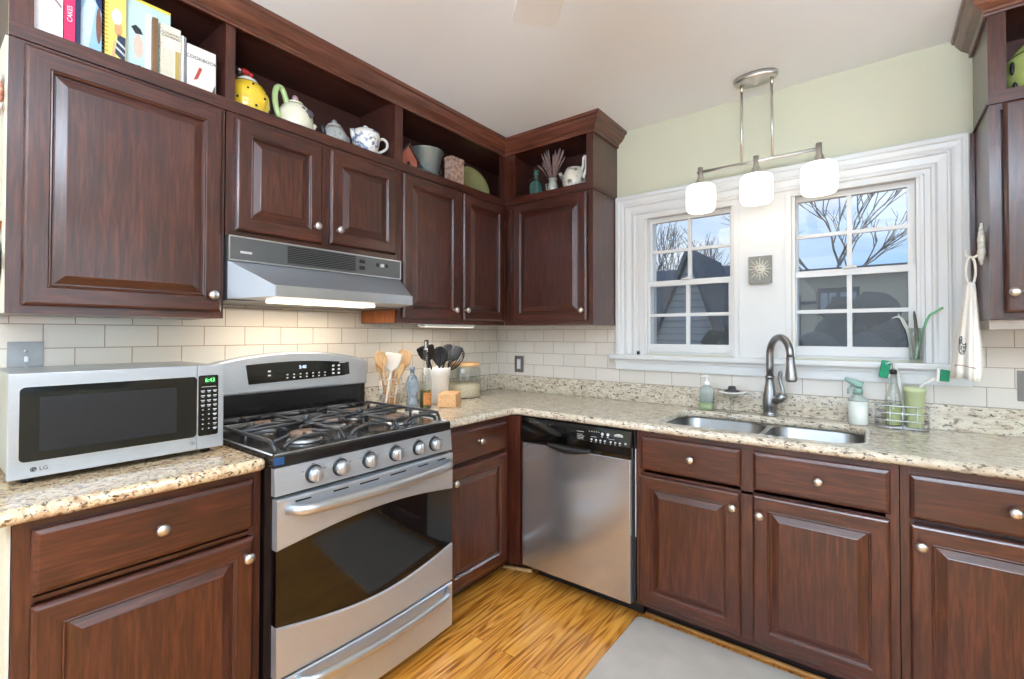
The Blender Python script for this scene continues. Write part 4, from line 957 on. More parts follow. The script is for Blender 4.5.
b = MB().use(mat('sage_green_glaze', (164, 156, 108), .22, 0, .05, 8, coat=.5)).lathe([(.004, .0), (.078, .001), (.088, .012), (.122, .020), (.124, .024), (.118, .025), (.086, .018), (.074, .007), (.004, .006)], (0, 0, 0), 'x', 40, sx=1.15)
bmesh.ops.transform(b.bm, matrix=Mp, verts=b.bm.verts); build('dish', b, None, t)
# window-side shelf
t = thing('glass_bottle', 'square teal glass bottle with a stopper on the corner shelf', 'bottle', (.475, -.20, SH))
TEAL = mat('teal_glass', (88, 122, 112), .1, 0, .1, 20, coat=.5, trans=.35)
build('body', MB().use(TEAL).rings([[(p[0], p[1], z) for p in rrect(.475-w, .475+w, -.20-w, -.20+w, w*.35, 4)] for w, z in ((.032, SH+.0005), (.034, SH+.01), (.034, SH+.105), (.026, SH+.128), (.015, SH+.138))]).lathe([(.015, SH+.138), (.014, SH+.17), (.019, SH+.172), (.019, SH+.182)], (.475, -.2, 0), n=16), None, t)
build('stopper', MB().use(TEAL).lathe([(.012, SH+.1825), (.018, SH+.190), (.018, SH+.196), (.004, SH+.198)], (.475, -.2, 0), n=16), None, t)
build('wire_tie', MB().use(mat('copper_wire', (120, 84, 64), .4, .6)).tube([(.475+.019*math.cos(math.radians(a)), -.2+.019*math.sin(math.radians(a)), SH+.150) for a in range(0, 360, 30)], .0025, 6, closed=True).tube([(.457, -.212, SH+.15), (.44, -.22, SH+.142), (.432, -.222, SH+.133)], .002, 5), None, t)
t = thing('milk_can_vase', 'little galvanised milk can holding dried lavender', 'vase', (.598, -.20, SH))
build('can', MB().use(mat('whitened_tin', (196, 198, 186), .35, .35, .08)).lathe([(.032, SH+.0005), (.033, SH+.07), (.030, SH+.085), (.024, SH+.10), (.028, SH+.122), (.026, SH+.122), (.021, SH+.10)], (.598, -.2, 0), n=24), None, t)
build('handle', MB().use(GALV).tube([(.568, -.2, SH+.10), (.552, -.205, SH+.095), (.555, -.205, SH+.06), (.567, -.2, SH+.05)], .0025, 6), None, t)
o = MB().use(mat('dried_lavender', (142, 116, 110), .8, 0, .3, 120)); rnd = random.Random(4)
for k in range(44):
    a = rnd.uniform(0, 6.28); s_ = rnd.uniform(.25, 1); ln_ = rnd.uniform(.17, .25)
    dx_, dy_ = math.cos(a)*s_*.105, math.sin(a)*s_*.05
    z0 = SH+.09; tip = Vector((.598+dx_*1.1, -.2+dy_, z0+ln_*(1-.25*s_)))
    p0 = Vector((.598+dx_*.1, -.2+dy_*.1, z0)); md = p0.lerp(tip, .5)+Vector((0, 0, .012))
    o.tube([p0, md, p0.lerp(tip, .72)+Vector((0, 0, .008)), p0.lerp(tip, .86), tip], [.0013, .0014, .0048, .0052, .0015], 6)
o = build('dried_lavender_bunch', o, None, None, (.598, -.2, SH+.09)); tag(o, 'spray of dried mauve lavender in the milk can', 'dried flowers')
t = thing('ceramic_pitcher', 'faded floral round pitcher at the right end of the corner shelf', 'pitcher', (.75, -.20, SH))
c = (.750, -.20, 0)
build('body', MB().use(FLORAL).lathe([(.038, SH+.0005), (.060, SH+.025), (.072, SH+.065), (.070, SH+.105), (.056, SH+.135), (.050, SH+.150), (.046, SH+.150)], c), None, t)
build('spout', MB().use(FLORAL).tube([(.69, -.215, SH+.09), (.672, -.22, SH+.115), (.664, -.222, SH+.135)], [.016, .013, .012], 10), None, t)
build('handle', MB().use(CERW).tube([(.795, -.21, SH+.115), (.815, -.215, SH+.15), (.818, -.215, SH+.195), (.832, -.215, SH+.20), (.838, -.215, SH+.16), (.83, -.215, SH+.115), (.81, -.21, SH+.07)], .0085, 10), None, t)
t = thing('pierced_ceramic_bowl', 'lime green pierced ceramic pot on the right-hand shelf', 'pot', (2.64, -.20, SH))
LIME = mat('lime_green_glaze', (172, 182, 108), .25, 0, .12, 14, coat=.4)
build('body', MB().use(LIME).lathe([(.072, SH+.0005), (.110, SH+.03), (.124, SH+.08), (.122, SH+.14), (.105, SH+.158), (.10, SH+.155)], (2.64, -.19, 0), n=32), None, t)
build('lid', MB().use(LIME).lathe([(.106, SH+.1585), (.08, SH+.192), (.03, SH+.222), (.012, SH+.228), (.016, SH+.245), (.003, SH+.252)], (2.64, -.19, 0), n=32), None, t)
b = MB().use(BLACKP)
for a in range(190, 300, 22):
    aa = math.radians(a)
    for z_, hh in ((.105, .024), (.045, .013)):
        rad = .1245 if z_ > .05 else .116; b.ball((2.64+rad*math.cos(aa), -.19+rad*math.sin(aa), SH+z_), .012, .6, .6, hh/.012, 12)
build('pierced_holes', b, None, t)

# ================================================================= COUNTER, RANGE SIDE
CT = .9145
# wire crock of wooden tools
t = thing('utensil_holder', 'open wire utensil holder of wooden spoons right of the range', 'utensil holder', (.17, -1.08, CT))
b = MB().use(NICKEL); hx, hy = .165, -1.075
for z_, r_ in ((CT+.004, .046), (CT+.07, .05), (CT+.155, .056)): b.tube([(hx+r_*math.cos(math.radians(a)), hy+r_*math.sin(math.radians(a)), z_) for a in range(0, 360, 20)], .003, 6, closed=True)
for a in range(0, 360, 45):
    aa = math.radians(a); b.tube([(hx+.046*math.cos(aa), hy+.046*math.sin(aa), CT+.004), (hx+.056*math.cos(aa), hy+.056*math.sin(aa), CT+.155)], .0022, 6)
b.lathe([(.046, CT), (.046, CT+.003)], (hx, hy, 0), n=20)
build('wire_frame', b, None, t)
def stick_tool(name, label, base, tip, head, hl, hw, m_, cat, ht=.005, group=None, flat_dir=None):
    """wooden or plastic tool: tapering stick with a head; head kinds: spoon, spatula, fork, ladle"""
    B, T = Vector(base), Vector(tip); ax_ = (T-B).normalized()
    t_ = thing(name, label, cat, base, group)
    stop = T-ax_*hl*.9
    build('handle', MB().use(m_).tube([B, B.lerp(stop, .5), stop, T-ax_*hl*.55], [.0062, .0052, .0055, .004], 8), None, t_)
    view = Vector((CAM[0]-tip[0], CAM[1]-tip[1], 0)).normalized() if flat_dir is None else Vector(flat_dir).normalized()
    u = ax_.cross(view).normalized(); w_ = u.cross(ax_).normalized()
    b = MB().use(m_); prof = {'spoon': [(0, .10), (.12, .45), (.35, .92), (.6, 1), (.82, .82), (.95, .5), (1, .12)], 'spatula': [(0, .12), (.12, .55), (.3, .82), (.6, .95), (.92, 1), (1, .85)], 'paddle': [(0, .12), (.2, .6), (.5, 1), (.85, .9), (1, .5)]}[head]
    R_ = []
    for s_, k in prof:
        c_ = T-ax_*hl*(1-s_); hw_ = hw*k
        cup = -.35*hw_ if head == 'spoon' else 0
        R_.append([c_+u*hw_*math.cos(a)+w_*(ht*math.sin(a)+cup*(1-abs(math.cos(a)))) for a in [2*math.pi*i/12 for i in range(12)]])
    b.rings(R_); build('head', b, None, t_)
    return t_
WG = 'wooden cooking tools in the wire holder'
stick_tool('wooden_spoon', 'wooden spoon leaning furthest left in the wire holder', (.168, -1.058, CT+.006), (.215, -1.186, 1.214), 'spoon', .095, .030, PALE, 'spoon', group=WG)
stick_tool('wooden_spoon', 'darker wooden spoon crossing low in the wire holder', (.150, -1.078, CT+.006), (.16, -1.15, 1.17), 'spoon', .075, .019, wood('tan_bare_wood', (160, 112, 66), (190, 140, 90), (210, 164, 116), 'z', rough=.6, coat=0), 'spoon', group=WG)
stick_tool('silicone_spatula', 'white spatula head standing between the wooden spoons', (.172, -1.115, CT+.006), (.225, -1.100, 1.205), 'spatula', .095, .042, mat('ivory_silicone', (232, 220, 208), .45), 'spatula', group=WG)
stick_tool('wooden_spatula', 'slanted wooden turner leaning right toward the glass bottles', (.150, -1.105, CT+.006), (.210, -1.005, 1.215), 'paddle', .125, .040, PALE, 'spatula', group=WG)
stick_tool('wooden_spoon', 'slim wooden spoon behind the slanted turner', (.182, -1.095, CT+.006), (.165, -1.040, 1.20), 'spoon', .07, .018, MATS['tan_bare_wood'], 'spoon', group=WG)
stick_tool('wooden_spatula', 'short wooden paddle at the front of the wire holder', (.190, -1.072, CT+.006), (.232, -1.062, 1.15), 'paddle', .07, .022, PALE, 'spatula', group=WG)
# glass bottles
t = thing('glass_bottle', 'empty pale blue glass bottle beside the wire holder', 'bottle', (.30, -1.04, CT))
BLG = mat('pale_blue_glass', (176, 194, 210), .08, 0, .03, 10, coat=.4, trans=.75)
c = (.300, -1.045, 0)
build('body', MB().use(BLG).lathe([(.028, CT), (.030, CT+.005), (.030, CT+.05), (.024, CT+.06), (.024, CT+.085), (.032, CT+.10), (.033, CT+.14), (.024, CT+.168), (.011, CT+.182), (.010, CT+.20)], c, n=24), None, t)
build('cap', MB().use(mat('dull_blue_cap', (122, 134, 150), .3, .4)).lathe([(.013, CT+.2005), (.0135, CT+.218), (.010, CT+.222)], c, n=18), None, t)
t = thing('olive_oil_bottle', 'tall oil bottle with pourer, half full of green-gold oil', 'bottle', (.30, -.965, CT))
c = (.298, -.955, 0)
OIL = mat('olive_oil', (112, 104, 28), .08, 0, .05, coat=.3, trans=.45)
build('bottle', MB().use(CLEAR).lathe([(.030, CT), (.0315, CT+.004), (.0315, CT+.15), (.024, CT+.19), (.0125, CT+.215), (.0115, CT+.29), (.014, CT+.292), (.014, CT+.300), (.010, CT+.302)], c, n=24), None, t)
build('oil', MB().use(OIL).lathe([(.028, CT+.003), (.0290, CT+.008), (.0290, CT+.095), (.004, CT+.0955)], c, n=24), None, t)
lb = MB().use(mat('fruit_label', (196, 122, 60), .5, 0, .4, 60)); lb.rings([[(c[0]+.0322*math.cos(math.radians(a)), c[1]+.0322*math.sin(math.radians(a)), z) for a in range(-60, 21, 8)] for z in (CT+.02, CT+.085)], False, False, closed=False); build('label', lb, None, t)
build('pourer', MB().use(STEELS).lathe([(.011, CT+.3025), (.011, CT+.31), (.005, CT+.315), (.0035, CT+.345), (.003, CT+.347)], c, n=12), None, t)
# utensil crock
t = thing('utensil_crock', 'white ceramic crock full of black kitchen utensils', 'crock', (.19, -.80, CT))
c = (.185, -.765, 0)
build('pot', MB().use(CERW).lathe([(.064, CT), (.067, CT+.004), (.069, CT+.150), (.075, CT+.155), (.076, CT+.195), (.074, CT+.198), (.069, CT+.194), (.062, CT+.012), (.004, CT+.010)], c, n=36, cap1=False), None, t)
BG = 'black utensils in the white crock'
BLU = mat('black_nylon', (20, 20, 22), .48, 0, .1)
CZ = CT+.014
stick_tool('black_turner', 'black slotted turner leaning far left out of the crock', (.18, -.730, CZ), (.235, -.905, 1.235), 'spatula', .095, .048, BLU, 'utensil', .003, BG)
stick_tool('black_turner', 'second black turner just right of the leftmost one', (.155, -.745, CZ), (.18, -.860, 1.235), 'spatula', .09, .030, BLU, 'utensil', .003, BG)
t2 = thing('black_handled_tool', 'upright black tool handle standing tallest in the crock', 'utensil', (.17, -.80, CZ), BG)
build('handle', MB().use(BLU).tube([(.15, -.78, CZ), (.150, -.815, 1.18)], .006, 8).box(.142, .158, -.825, -.805, 1.18, 1.268, bev=.004), None, t2)
stick_tool('black_ladle', 'big black round ladle bowl facing out in the centre of the crock', (.20, -.785, CZ), (.245, -.795, 1.232), 'spoon', .115, .046, BLU, 'utensil', .008, BG)
stick_tool('black_spoon', 'black serving spoon right of the centre ladle', (.175, -.795, CZ), (.195, -.668, 1.24), 'spoon', .105, .045, BLU, 'utensil', .006, BG)
stick_tool('black_turner', 'black slotted turner crossing behind the serving spoon', (.195, -.808, CZ), (.235, -.645, 1.232), 'spatula', .10, .034, BLU, 'utensil', .003, BG)
t2 = thing('black_whisk', 'black whisk leaning furthest right out of the crock', 'utensil', (.19, -.83, CZ), BG)
B0, T0 = Vector((.165, -.812, CZ)), Vector((.20, -.575, 1.205)); axw = (T0-B0).normalized()
build('handle', MB().use(BLU).tube([B0, B0.lerp(T0, .62)], .006, 8), None, t2)
b = MB().use(BLU); uu = axw.cross(Vector((0, 0, 1))).normalized(); vv = uu.cross(axw)
st = B0.lerp(T0, .60); LW = (T0-st).length
for k in range(8):
    a = math.pi*k/8; d_ = uu*math.cos(a)+vv*math.sin(a)
    b.tube([st+axw*LW*(.5-.5*math.cos(q*math.pi/12))*1.0 + d_*.042*math.sin(q*math.pi/12)*(.7+.3*q/12) for q in range(13)]+[st+axw*LW*(.5-.5*math.cos(q*math.pi/12)) - d_*.042*math.sin(q*math.pi/12)*(.7+.3*q/12) for q in range(11, -1, -1)], .0016, 5)
build('wires', b, None, t2)
# jar and wood block
t = thing('glass_canister', 'clear glass canister of oats with a round wooden lid', 'canister', (.135, -.49, CT))
c = (.137, -.50, 0)
build('jar', MB().use(CLEAR).lathe([(.100, CT), (.106, CT+.008), (.106, CT+.165), (.098, CT+.180), (.098, CT+.19)], c, n=36), None, t)
build('oats', MB().use(mat('rolled_oats', (212, 196, 168), .85, 0, .14, 110, .8)).lathe([(.098, CT+.004), (.1035, CT+.010), (.1035, CT+.075), (.07, CT+.088), (.004, CT+.084)], c, n=30), None, t)
build('lid', MB().use(PALE).lathe([(.100, CT+.1905), (.102, CT+.193), (.102, CT+.207), (.099, CT+.211), (.003, CT+.212)], c, n=36), None, t)
b = MB().use(wood('block_wood', (190, 140, 92), (212, 162, 112), (226, 182, 134), 'y', rough=.55, coat=0)); Mq = Matrix.Translation((.332, -.812, CT)) @ Matrix.Rotation(math.radians(33), 4, 'Z')
b.box(-.048, .048, -.074, .074, .0002, .072, bev=.003, M=Mq); o = build('wooden_box', b, None, None, (.335, -.795, CT)); tag(o, 'small plain wooden box in front of the white crock', 'box')
t = thing('spoon_rest', 'white spoon rest dish at the front of the counter beside the range', 'dish', (.43, -1.08, CT))
build('dish', MB().use(CERW).lathe([(.030, CT), (.050, CT+.004), (.058, CT+.013), (.056, CT+.014), (.046, CT+.007), (.003, CT+.006)], (.44, -1.088, 0), n=28, sx=1.3), None, t)
# power cord
o = build('power_cord', MB().use(BLACKP).tube([(.03, -1.13, CT+.004), (.034, -1.126, CT+.02), (.02, -1.115, CT+.05), (.0105, -1.09, CT+.075)], .0025, 6)); tag(o, 'thin black cord rising behind the range beside the wire holder', 'cord')
b = MB().use(PRINT)

# ================================================================= COUNTER, SINK SIDE
t = thing('soap_dispenser', 'clear pump bottle with pale green soap left of the faucet', 'soap dispenser', (1.462, -.085, CT))
c = (1.462, -.085, 0); FROST = mat('frosted_plastic', (214, 226, 222), .2, 0, .02, 10, coat=.3, trans=.5)
build('bottle', MB().use(FROST).rings([[(p[0], p[1], z) for p in rrect(c[0]-w, c[0]+w, c[1]-w*.8, c[1]+w*.8, w*.5, 4)] for w, z in ((.033, CT+.0405), (.034, CT+.09), (.032, CT+.105), (.022, CT+.118), (.012, CT+.124))]), None, t)
build('soap', MB().use(mat('pale_green_soap', (168, 186, 142), .15, 0, .03, coat=.3, trans=.3)).rings([[(p[0], p[1], z) for p in rrect(c[0]-w, c[0]+w, c[1]-w*.8, c[1]+w*.8, w*.5, 4)] for w, z in ((.031, CT), (.034, CT+.006), (.034, CT+.040))]), None, t)
build('pump', MB().use(mat('white_plastic', (240, 240, 238), .3)).lathe([(.014, CT+.1245), (.016, CT+.128), (.016, CT+.143), (.006, CT+.146), (.005, CT+.166), (.011, CT+.167), (.011, CT+.176), (.003, CT+.178)], c, n=16).tube([(c[0], c[1], CT+.172), (c[0]-.02, c[1]-.008, CT+.172), (c[0]-.026, c[1]-.01, CT+.168)], .004, 8), None, t)
t = thing('sink_stopper_stand', 'small glass pedestal dish with a white rim next to the soap dispenser', 'dish', (1.585, -.098, CT))
c = (1.585, -.098, 0)
build('pedestal', MB().use(CLEAR).lathe([(.040, CT), (.038, CT+.004), (.010, CT+.012), (.008, CT+.05), (.018, CT+.075), (.030, CT+.088), (.056, CT+.094)], c, n=28), None, t)
build('rim', MB().use(CERW).lathe([(.056, CT+.0945), (.062, CT+.098), (.062, CT+.103), (.056, CT+.104), (.004, CT+.100)], c, n=32), None, t)
o = build('sink_stopper', MB().use(mat('grey_rubber', (62, 60, 64), .45)).lathe([(.036, CT+.1045), (.036, CT+.109), (.020, CT+.113), (.016, CT+.128), (.013, CT+.131), (.003, CT+.131)], c, n=28), None, None, (1.585, -.098, CT+.1045)); tag(o, 'dark grey rubber stopper lying on the glass pedestal dish', 'stopper')
t = thing('spray_bottle', 'stout clear bottle of milky liquid with an aqua trigger right of the faucet', 'bottle', (2.088, -.095, CT))
c = (2.088, -.090, 0)
build('bottle', MB().use(FROST).lathe([(.036, CT+.1005), (.034, CT+.108), (.018, CT+.122), (.014, CT+.130)], c, n=24), None, t)
build('liquid', MB().use(mat('milky_liquid', (226, 230, 222), .15, 0, .02, coat=.4)).lathe([(.034, CT), (.0365, CT+.005), (.0365, CT+.100)], c, n=28), None, t)
AQ = mat('aqua_plastic', (164, 200, 190), .25, 0, .03, coat=.2, trans=.3)
tr_ = build('trigger_head', MB().use(AQ).lathe([(.018, CT+.1305), (.018, CT+.150), (.014, CT+.156)], c, n=16).tube([(c[0]+.016, c[1], CT+.168), (c[0]-.01, c[1]-.002, CT+.176), (c[0]-.045, c[1]-.008, CT+.196)], [.016, .017, .007], 10), None, t)
build('trigger', MB().use(AQ).tube([(c[0]-.018, c[1]-.004, CT+.170), (c[0]-.034, c[1]-.006, CT+.150), (c[0]-.034, c[1]-.006, CT+.130)], .004, 8), None, tr_)
t = thing('wire_caddy', 'chrome wire sink caddy holding the glass bottle and green cup', 'caddy', (2.235, -.085, CT))
b = MB().use(STEELS); X0, X1, Y0, Y1 = 2.145, 2.318, -.135, -.050
for z_ in (CT+.006, CT+.035, CT+.065, CT+.095): b.tube([(p[0], p[1], z_) for p in rrect(X0, X1, Y0, Y1, .035, 5)], .0022, 6, closed=True)
for px, py in ((2.195, Y0), (2.235, Y0), (2.28, Y0), (2.195, Y1), (2.28, Y1), (X0, -.09), (X1, -.09)): b.tube([(px, py, CT+.002), (px, py, CT+.096)], .0022, 6)
for yy in (-.11, -.09, -.07): b.tube([(X0, yy, CT+.006), (X1, yy, CT+.006)], .002, 6)
for px in (2.195, 2.28):
    for py in (Y0, Y1): b.lathe([(.004, CT), (.004, CT+.005)], (px, py, 0), n=8)
build('wire_frame', b, None, t)
t = thing('glass_bottle', 'clear glass bottle with yellow-green soap and a black collar in the caddy', 'bottle', (2.208, -.093, CT+.009))
c = (2.208, -.093, 0)
build('bottle', MB().use(CLEAR).lathe([(.028, CT+.009), (.030, CT+.013), (.030, CT+.12), (.018, CT+.165), (.011, CT+.19), (.010, CT+.222)], c, n=24), None, t)
build('soap', MB().use(mat('yellow_green_soap', (198, 204, 140), .15, 0, .03, trans=.25)).lathe([(.0265, CT+.012), (.0275, CT+.016), (.0275, CT+.088)], c, n=24), None, t)
pp = build('collar', MB().use(BLACKP).lathe([(.0125, CT+.2225), (.0125, CT+.238), (.009, CT+.241)], c, n=16), None, t)
build('pourer', MB().use(STEELS).tube([(c[0], c[1], CT+.241), (c[0], c[1], CT+.262), (c[0]-.010, c[1]-.002, CT+.270), (c[0]-.024, c[1]-.004, CT+.262)], .004, 8), None, pp)
t = thing('dish_brush', 'dish brush with green bristles leaning left behind the soap bottle', 'brush', (2.185, -.06, CT+.05))
TEALB = mat('green_bristles', (24, 142, 102), .6, 0, .2, 200, .8)
WPL = MATS['white_plastic']
build('handle', MB().use(WPL).tube([(2.252, -.078, CT+.02), (2.235, -.070, CT+.12), (2.222, -.066, CT+.225), (2.208, -.064, CT+.262)], [.004, .005, .006, .007], 8), None, t)
Mb2 = Matrix.Translation((2.183, -.066, CT+.240)) @ Matrix.Rotation(math.radians(10), 4, 'Y')
build('bristle_head', MB().use(TEALB).box(-.019, .013, -.020, .020, -.036, .036, bev=.006, M=Mb2), None, t)
build('head_plate', MB().use(WPL).box(.0135, .019, -.016, .016, -.030, .034, bev=.002, M=Mb2), None, t)
t = thing('brush_cup', 'sage green tumbler standing in the wire caddy', 'cup', (2.274, -.093, CT+.009))
c = (2.2745, -.093, 0)
build('cup', MB().use(mat('sage_plastic', (188, 196, 150), .35)).lathe([(.026, CT+.009), (.028, CT+.012), (.034, CT+.150), (.037, CT+.152), (.037, CT+.172), (.034, CT+.172), (.025, CT+.014), (.003, CT+.013)], c, n=32, cap1=False), None, t)
t = thing('dish_brush', 'white dish brush with teal bristles sticking out of the green tumbler', 'brush', (2.27, -.093, CT+.02))
build('handle', MB().use(WPL).tube([(2.262, -.090, CT+.017), (2.29, -.094, CT+.165), (2.318, -.098, CT+.200), (2.336, -.100, CT+.214)], [.004, .005, .006, .0065], 8), None, t)
Mb3 = Matrix.Translation((2.352, -.102, CT+.226)) @ Matrix.Rotation(math.radians(4), 4, 'Y')
build('bristle_head', MB().use(TEALB).box(-.002, .026, -.020, .020, -.022, .022, bev=.005, M=Mb3), None, t)
build('head_plate', MB().use(WPL).box(-.013, -.0025, -.018, .018, -.024, .028, bev=.003, M=Mb3), None, t)
# vase on the window stool
t = thing('glass_vase', 'narrow clear glass vase at the right end of the window stool', 'vase', (2.285, -.035, 1.1845))
c = (2.285, -.030, 0)
build('glass', MB().use(CLEAR).lathe([(.024, 1.1845), (.025, 1.188), (.029, 1.33), (.0275, 1.33), (.022, 1.196), (.003, 1.194)], c, n=24, cap1=False), None, t)
b = MB().use(mat('green_straw', (112, 178, 124), .4)).tube([(2.280, -.03, 1.200), (2.318, -.034, 1.362), (2.345, -.037, 1.395), (2.368, -.040, 1.412)], .0042, 8)
o = build('green_straw', b, None, None, (2.28, -.03, 1.2)); tag(o, 'pale green bent stem leaning right out of the glass vase', 'stem')
b = MB().use(mat('dark_twig', (82, 84, 74), .7)).tube([(2.290, -.028, 1.200), (2.284, -.03, 1.33), (2.280, -.032, 1.38), (2.278, -.032, 1.40)], [.005, .006, .005, .002], 8)
o = build('dark_stem', b, None, None, (2.29, -.03, 1.2)); tag(o, 'dark upright stem in the middle of the glass vase', 'stem')
b = MB().use(mat('silvery_leaf', (206, 210, 206), .45))
b.tube([(2.272, -.026, 1.200), (2.262, -.025, 1.30), (2.244, -.026, 1.36), (2.226, -.03, 1.378), (2.205, -.034, 1.37)], [.004, .0055, .005, .004, .0015], 8)
b.tube([(2.272, -.034, 1.203), (2.258, -.033, 1.31), (2.246, -.035, 1.34), (2.226, -.04, 1.392)], [.003, .004, .0035, .0012], 8)
o = build('silver_stem', b, None, None, (2.27, -.03, 1.2)); tag(o, 'silvery white curling stem leaning left in the glass vase', 'stem')
o = build('window_clip', MB().use(BLACKP).box(1.062, 1.074, -.030, -.016, 1.1845, 1.204, bev=.002)); tag(o, 'tiny black clip standing on the window stool at the left', 'clip')

# ---- sun plaque on the mullion
t = thing('sun_plaque', 'square grey stone sun-face plaque on the white panel between the windows', 'wall plaque', (1.70, -.012, 1.62))
STN = mat('grey_cast_stone', (138, 138, 132), .75, 0, .12, 50, .5)
build('slab', MB().use(STN).box(1.648, 1.752, -.030, -.0125, 1.556, 1.690, bev=.003).box(1.652, 1.748, -.040, -.030, 1.552, 1.566, bev=.003), None, t)
b = MB().use(mat('pale_cast_stone', (206, 204, 194), .7, 0, .08, 60, .4)); b.ball((1.700, -.032, 1.625), .024, 1, .55, 1, 20)
b.ball((1.7, -.046, 1.622), .004, .8, 1, 1.6, 8)
build('face', b, None, t)
b = MB().use(PRINT).ball((1.692, -.0445, 1.630), .0028, 1.3, .5, .8, 8).ball((1.708, -.0445, 1.630), .0028, 1.3, .5, .8, 8).ball((1.70, -.0435, 1.612), .003, 2, .5, .6, 8); build('features', b, None, t)
b = MB().use(MATS['pale_cast_stone'])
for k in range(16):
    a = 2*math.pi*k/16; L_ = .044 if k % 2 else .052
    b.tube([(1.70+.025*math.cos(a), -.031, 1.625+.025*math.sin(a)), (1.70+L_*math.cos(a), -.031, 1.625+L_*math.sin(a)*1.1)], [.0042, .0012], 6)
build('rays', b, None, t)

# ---- hook and towel on the side of the right-hand cabinet
t = thing('wall_hook', 'white ornate cast hook on the side of the right-hand cabinet', 'hook', (2.465, -.24, 1.63))
b = MB().use(mat('white_cast_iron', (226, 224, 214), .5, 0, .05, 80, .4))
for z_, r_, w_ in ((1.700, .008, .8), (1.685, .013, 1), (1.665, .018, 1.1), (1.645, .022, 1.1), (1.622, .020, 1.2), (1.600, .023, 1.1), (1.580, .017, 1), (1.563, .010, 1)): b.ball((2.455, -.235, z_), r_, .55, w_, 1, 12)
build('backplate', b, None, t)
build('hook', MB().use(MATS['white_cast_iron']).tube([(2.457, -.235, 1.60), (2.438, -.235, 1.585), (2.420, -.235, 1.588), (2.412, -.235, 1.602), (2.414, -.235, 1.612)], [.005, .0045, .004, .004, .005], 8), None, t)
TOW = mat('white_cotton_towel', (238, 234, 226), .85, 0, .03, 90, .5)
t = thing('dish_towel', 'white tea towel with a stitched hen hanging from the ornate hook', 'towel', (2.425, -.235, 1.585))
lp_ = []
for k in range(17):
    a = 2*math.pi*k/16; lp_.append((2.4265+.013*math.sin(a), -.235+.0*a, 1.535+.052*math.cos(a)))
build('hanging_loop', MB().use(TOW).tube(lp_[:-1], .004, 8, closed=True), None, t)
R_ = []
NN = 72
# hangs as a narrow gathered cone that widens in folds
for j in range(15):
    s_ = j/14; z_ = 1.492-.352*s_
    wx = .011+.026*min(1, s_*1.2)**.8; wy = .018+.062*min(1, s_*1.1)**.9; cx_ = 2.4265-.012*s_; cy_ = -.235+.012*s_
    ring = []
    for k in range(NN):
        a = 2*math.pi*k/NN; f_ = 1+(.16*math.sin(a*7+.7)+.06*math.sin(a*3))*(.3+.7*s_)
        x_ = min(2.4600, cx_+wx*math.cos(a)*f_); ring.append((x_, cy_+wy*math.sin(a)*f_, z_+.006*math.sin(a*2)*s_))
    R_.append(ring)
tb = MB().use(TOW).rings(R_); cl = build('cloth', tb, None, t)
# stitched hen and red border, laid on the front fold of the cloth
def on_cloth(u, z_, off=.0012):
    """u: angle in degrees round the cloth; returns a point just outside the surface"""
    s_ = (1.492-z_)/.352; wx = .011+.026*min(1, s_*1.2)**.8; wy = .018+.062*min(1, s_*1.1)**.9
    cx_ = 2.4265-.012*s_; cy_ = -.235+.012*s_; a = math.radians(u); f_ = 1+(.16*math.sin(a*7+.7)+.06*math.sin(a*3))*(.3+.7*s_)
    z2 = z_+.006*math.sin(a*2)*s_
    return (min(2.46, cx_+(wx*math.cos(a)*f_)+off*math.cos(a)), cy_+wy*math.sin(a)*f_+off*math.sin(a), z2)
b = MB().use(mat('red_stitching', (150, 50, 48), .7)); b.tube([on_cloth(u, 1.185+.0015*(k % 2), .0008) for k, u in enumerate(range(180, 300, 4))], .0011, 5)
build('red_border', b, None, cl)
b = MB().use(mat('grey_stitching', (84, 88, 96), .7))
def hen(pts, r=.0013): b.tube([on_cloth(u, z_) for u, z_ in pts], r, 5)
hen([(214, 1.278), (217, 1.290), (222, 1.293), (224, 1.284), (225, 1.268), (231, 1.262), (238, 1.262), (245, 1.268), (247, 1.256), (243, 1.240), (236, 1.228), (227, 1.226), (220, 1.234), (217, 1.250), (216, 1.268), (214, 1.278)], .0016)
hen([(222, 1.258), (228, 1.248), (236, 1.250), (240, 1.256)]); hen([(222, 1.250), (228, 1.240), (236, 1.242)]); hen([(219, 1.282), (220, 1.272), (221, 1.262)]); hen([(226, 1.256), (232, 1.256), (238, 1.248)]); hen([(224, 1.234), (230, 1.234), (238, 1.240)])
build('stitched_hen', b, None, cl)

# ---- floor mat
lp = rrect(1.275, 2.15, -1.20, -.537, .035, 6)
o = build('floor_mat', MB().use(mat('grey_rubber_mat', (178, 167, 156), .75, 0, .06, 9, .2)).add_mesh(slab_mesh([lp], .012, .005, 2), Matrix.Translation((0, 0, .0005)))); tag(o, 'light grey cushioned floor mat with rounded corners before the sink cabinet', 'mat')

# ---- things hanging on the cream end panel of the left cabinet
t = thing('flower_ornament', 'coral fabric flower ornament hanging at the left edge above the microwave', 'ornament', (.24, -2.468, 1.96))
PET = mat('coral_petals', (206, 140, 118), .7, 0, .12, 60); PT2 = mat('dusty_white_petals', (214, 200, 190), .7, 0, .08, 60)
b = MB().use(PET)
for dx_, dz_, r_ in ((0, -.012, .017), (.018, .0, .014), (-.016, .002, .014), (.004, .018, .013)): b.ball((.292+dx_, -2.470, 1.945+dz_), r_, 1, .5, .8, 10)
build('petals', b, None, t)
b = MB().use(PT2)
for dx_, dz_, r_ in ((0, .04, .016), (-.02, .028, .015), (.016, -.04, .014), (-.012, -.045, .013)): b.ball((.290+dx_, -2.469, 1.945+dz_), r_, 1, .4, .8, 10)
build('pale_petals', b, None, t)
t = thing('hanging_frame', 'small black diamond frame hanging by a brown hanger at the left edge', 'picture frame', (.2, -2.468, 1.52))
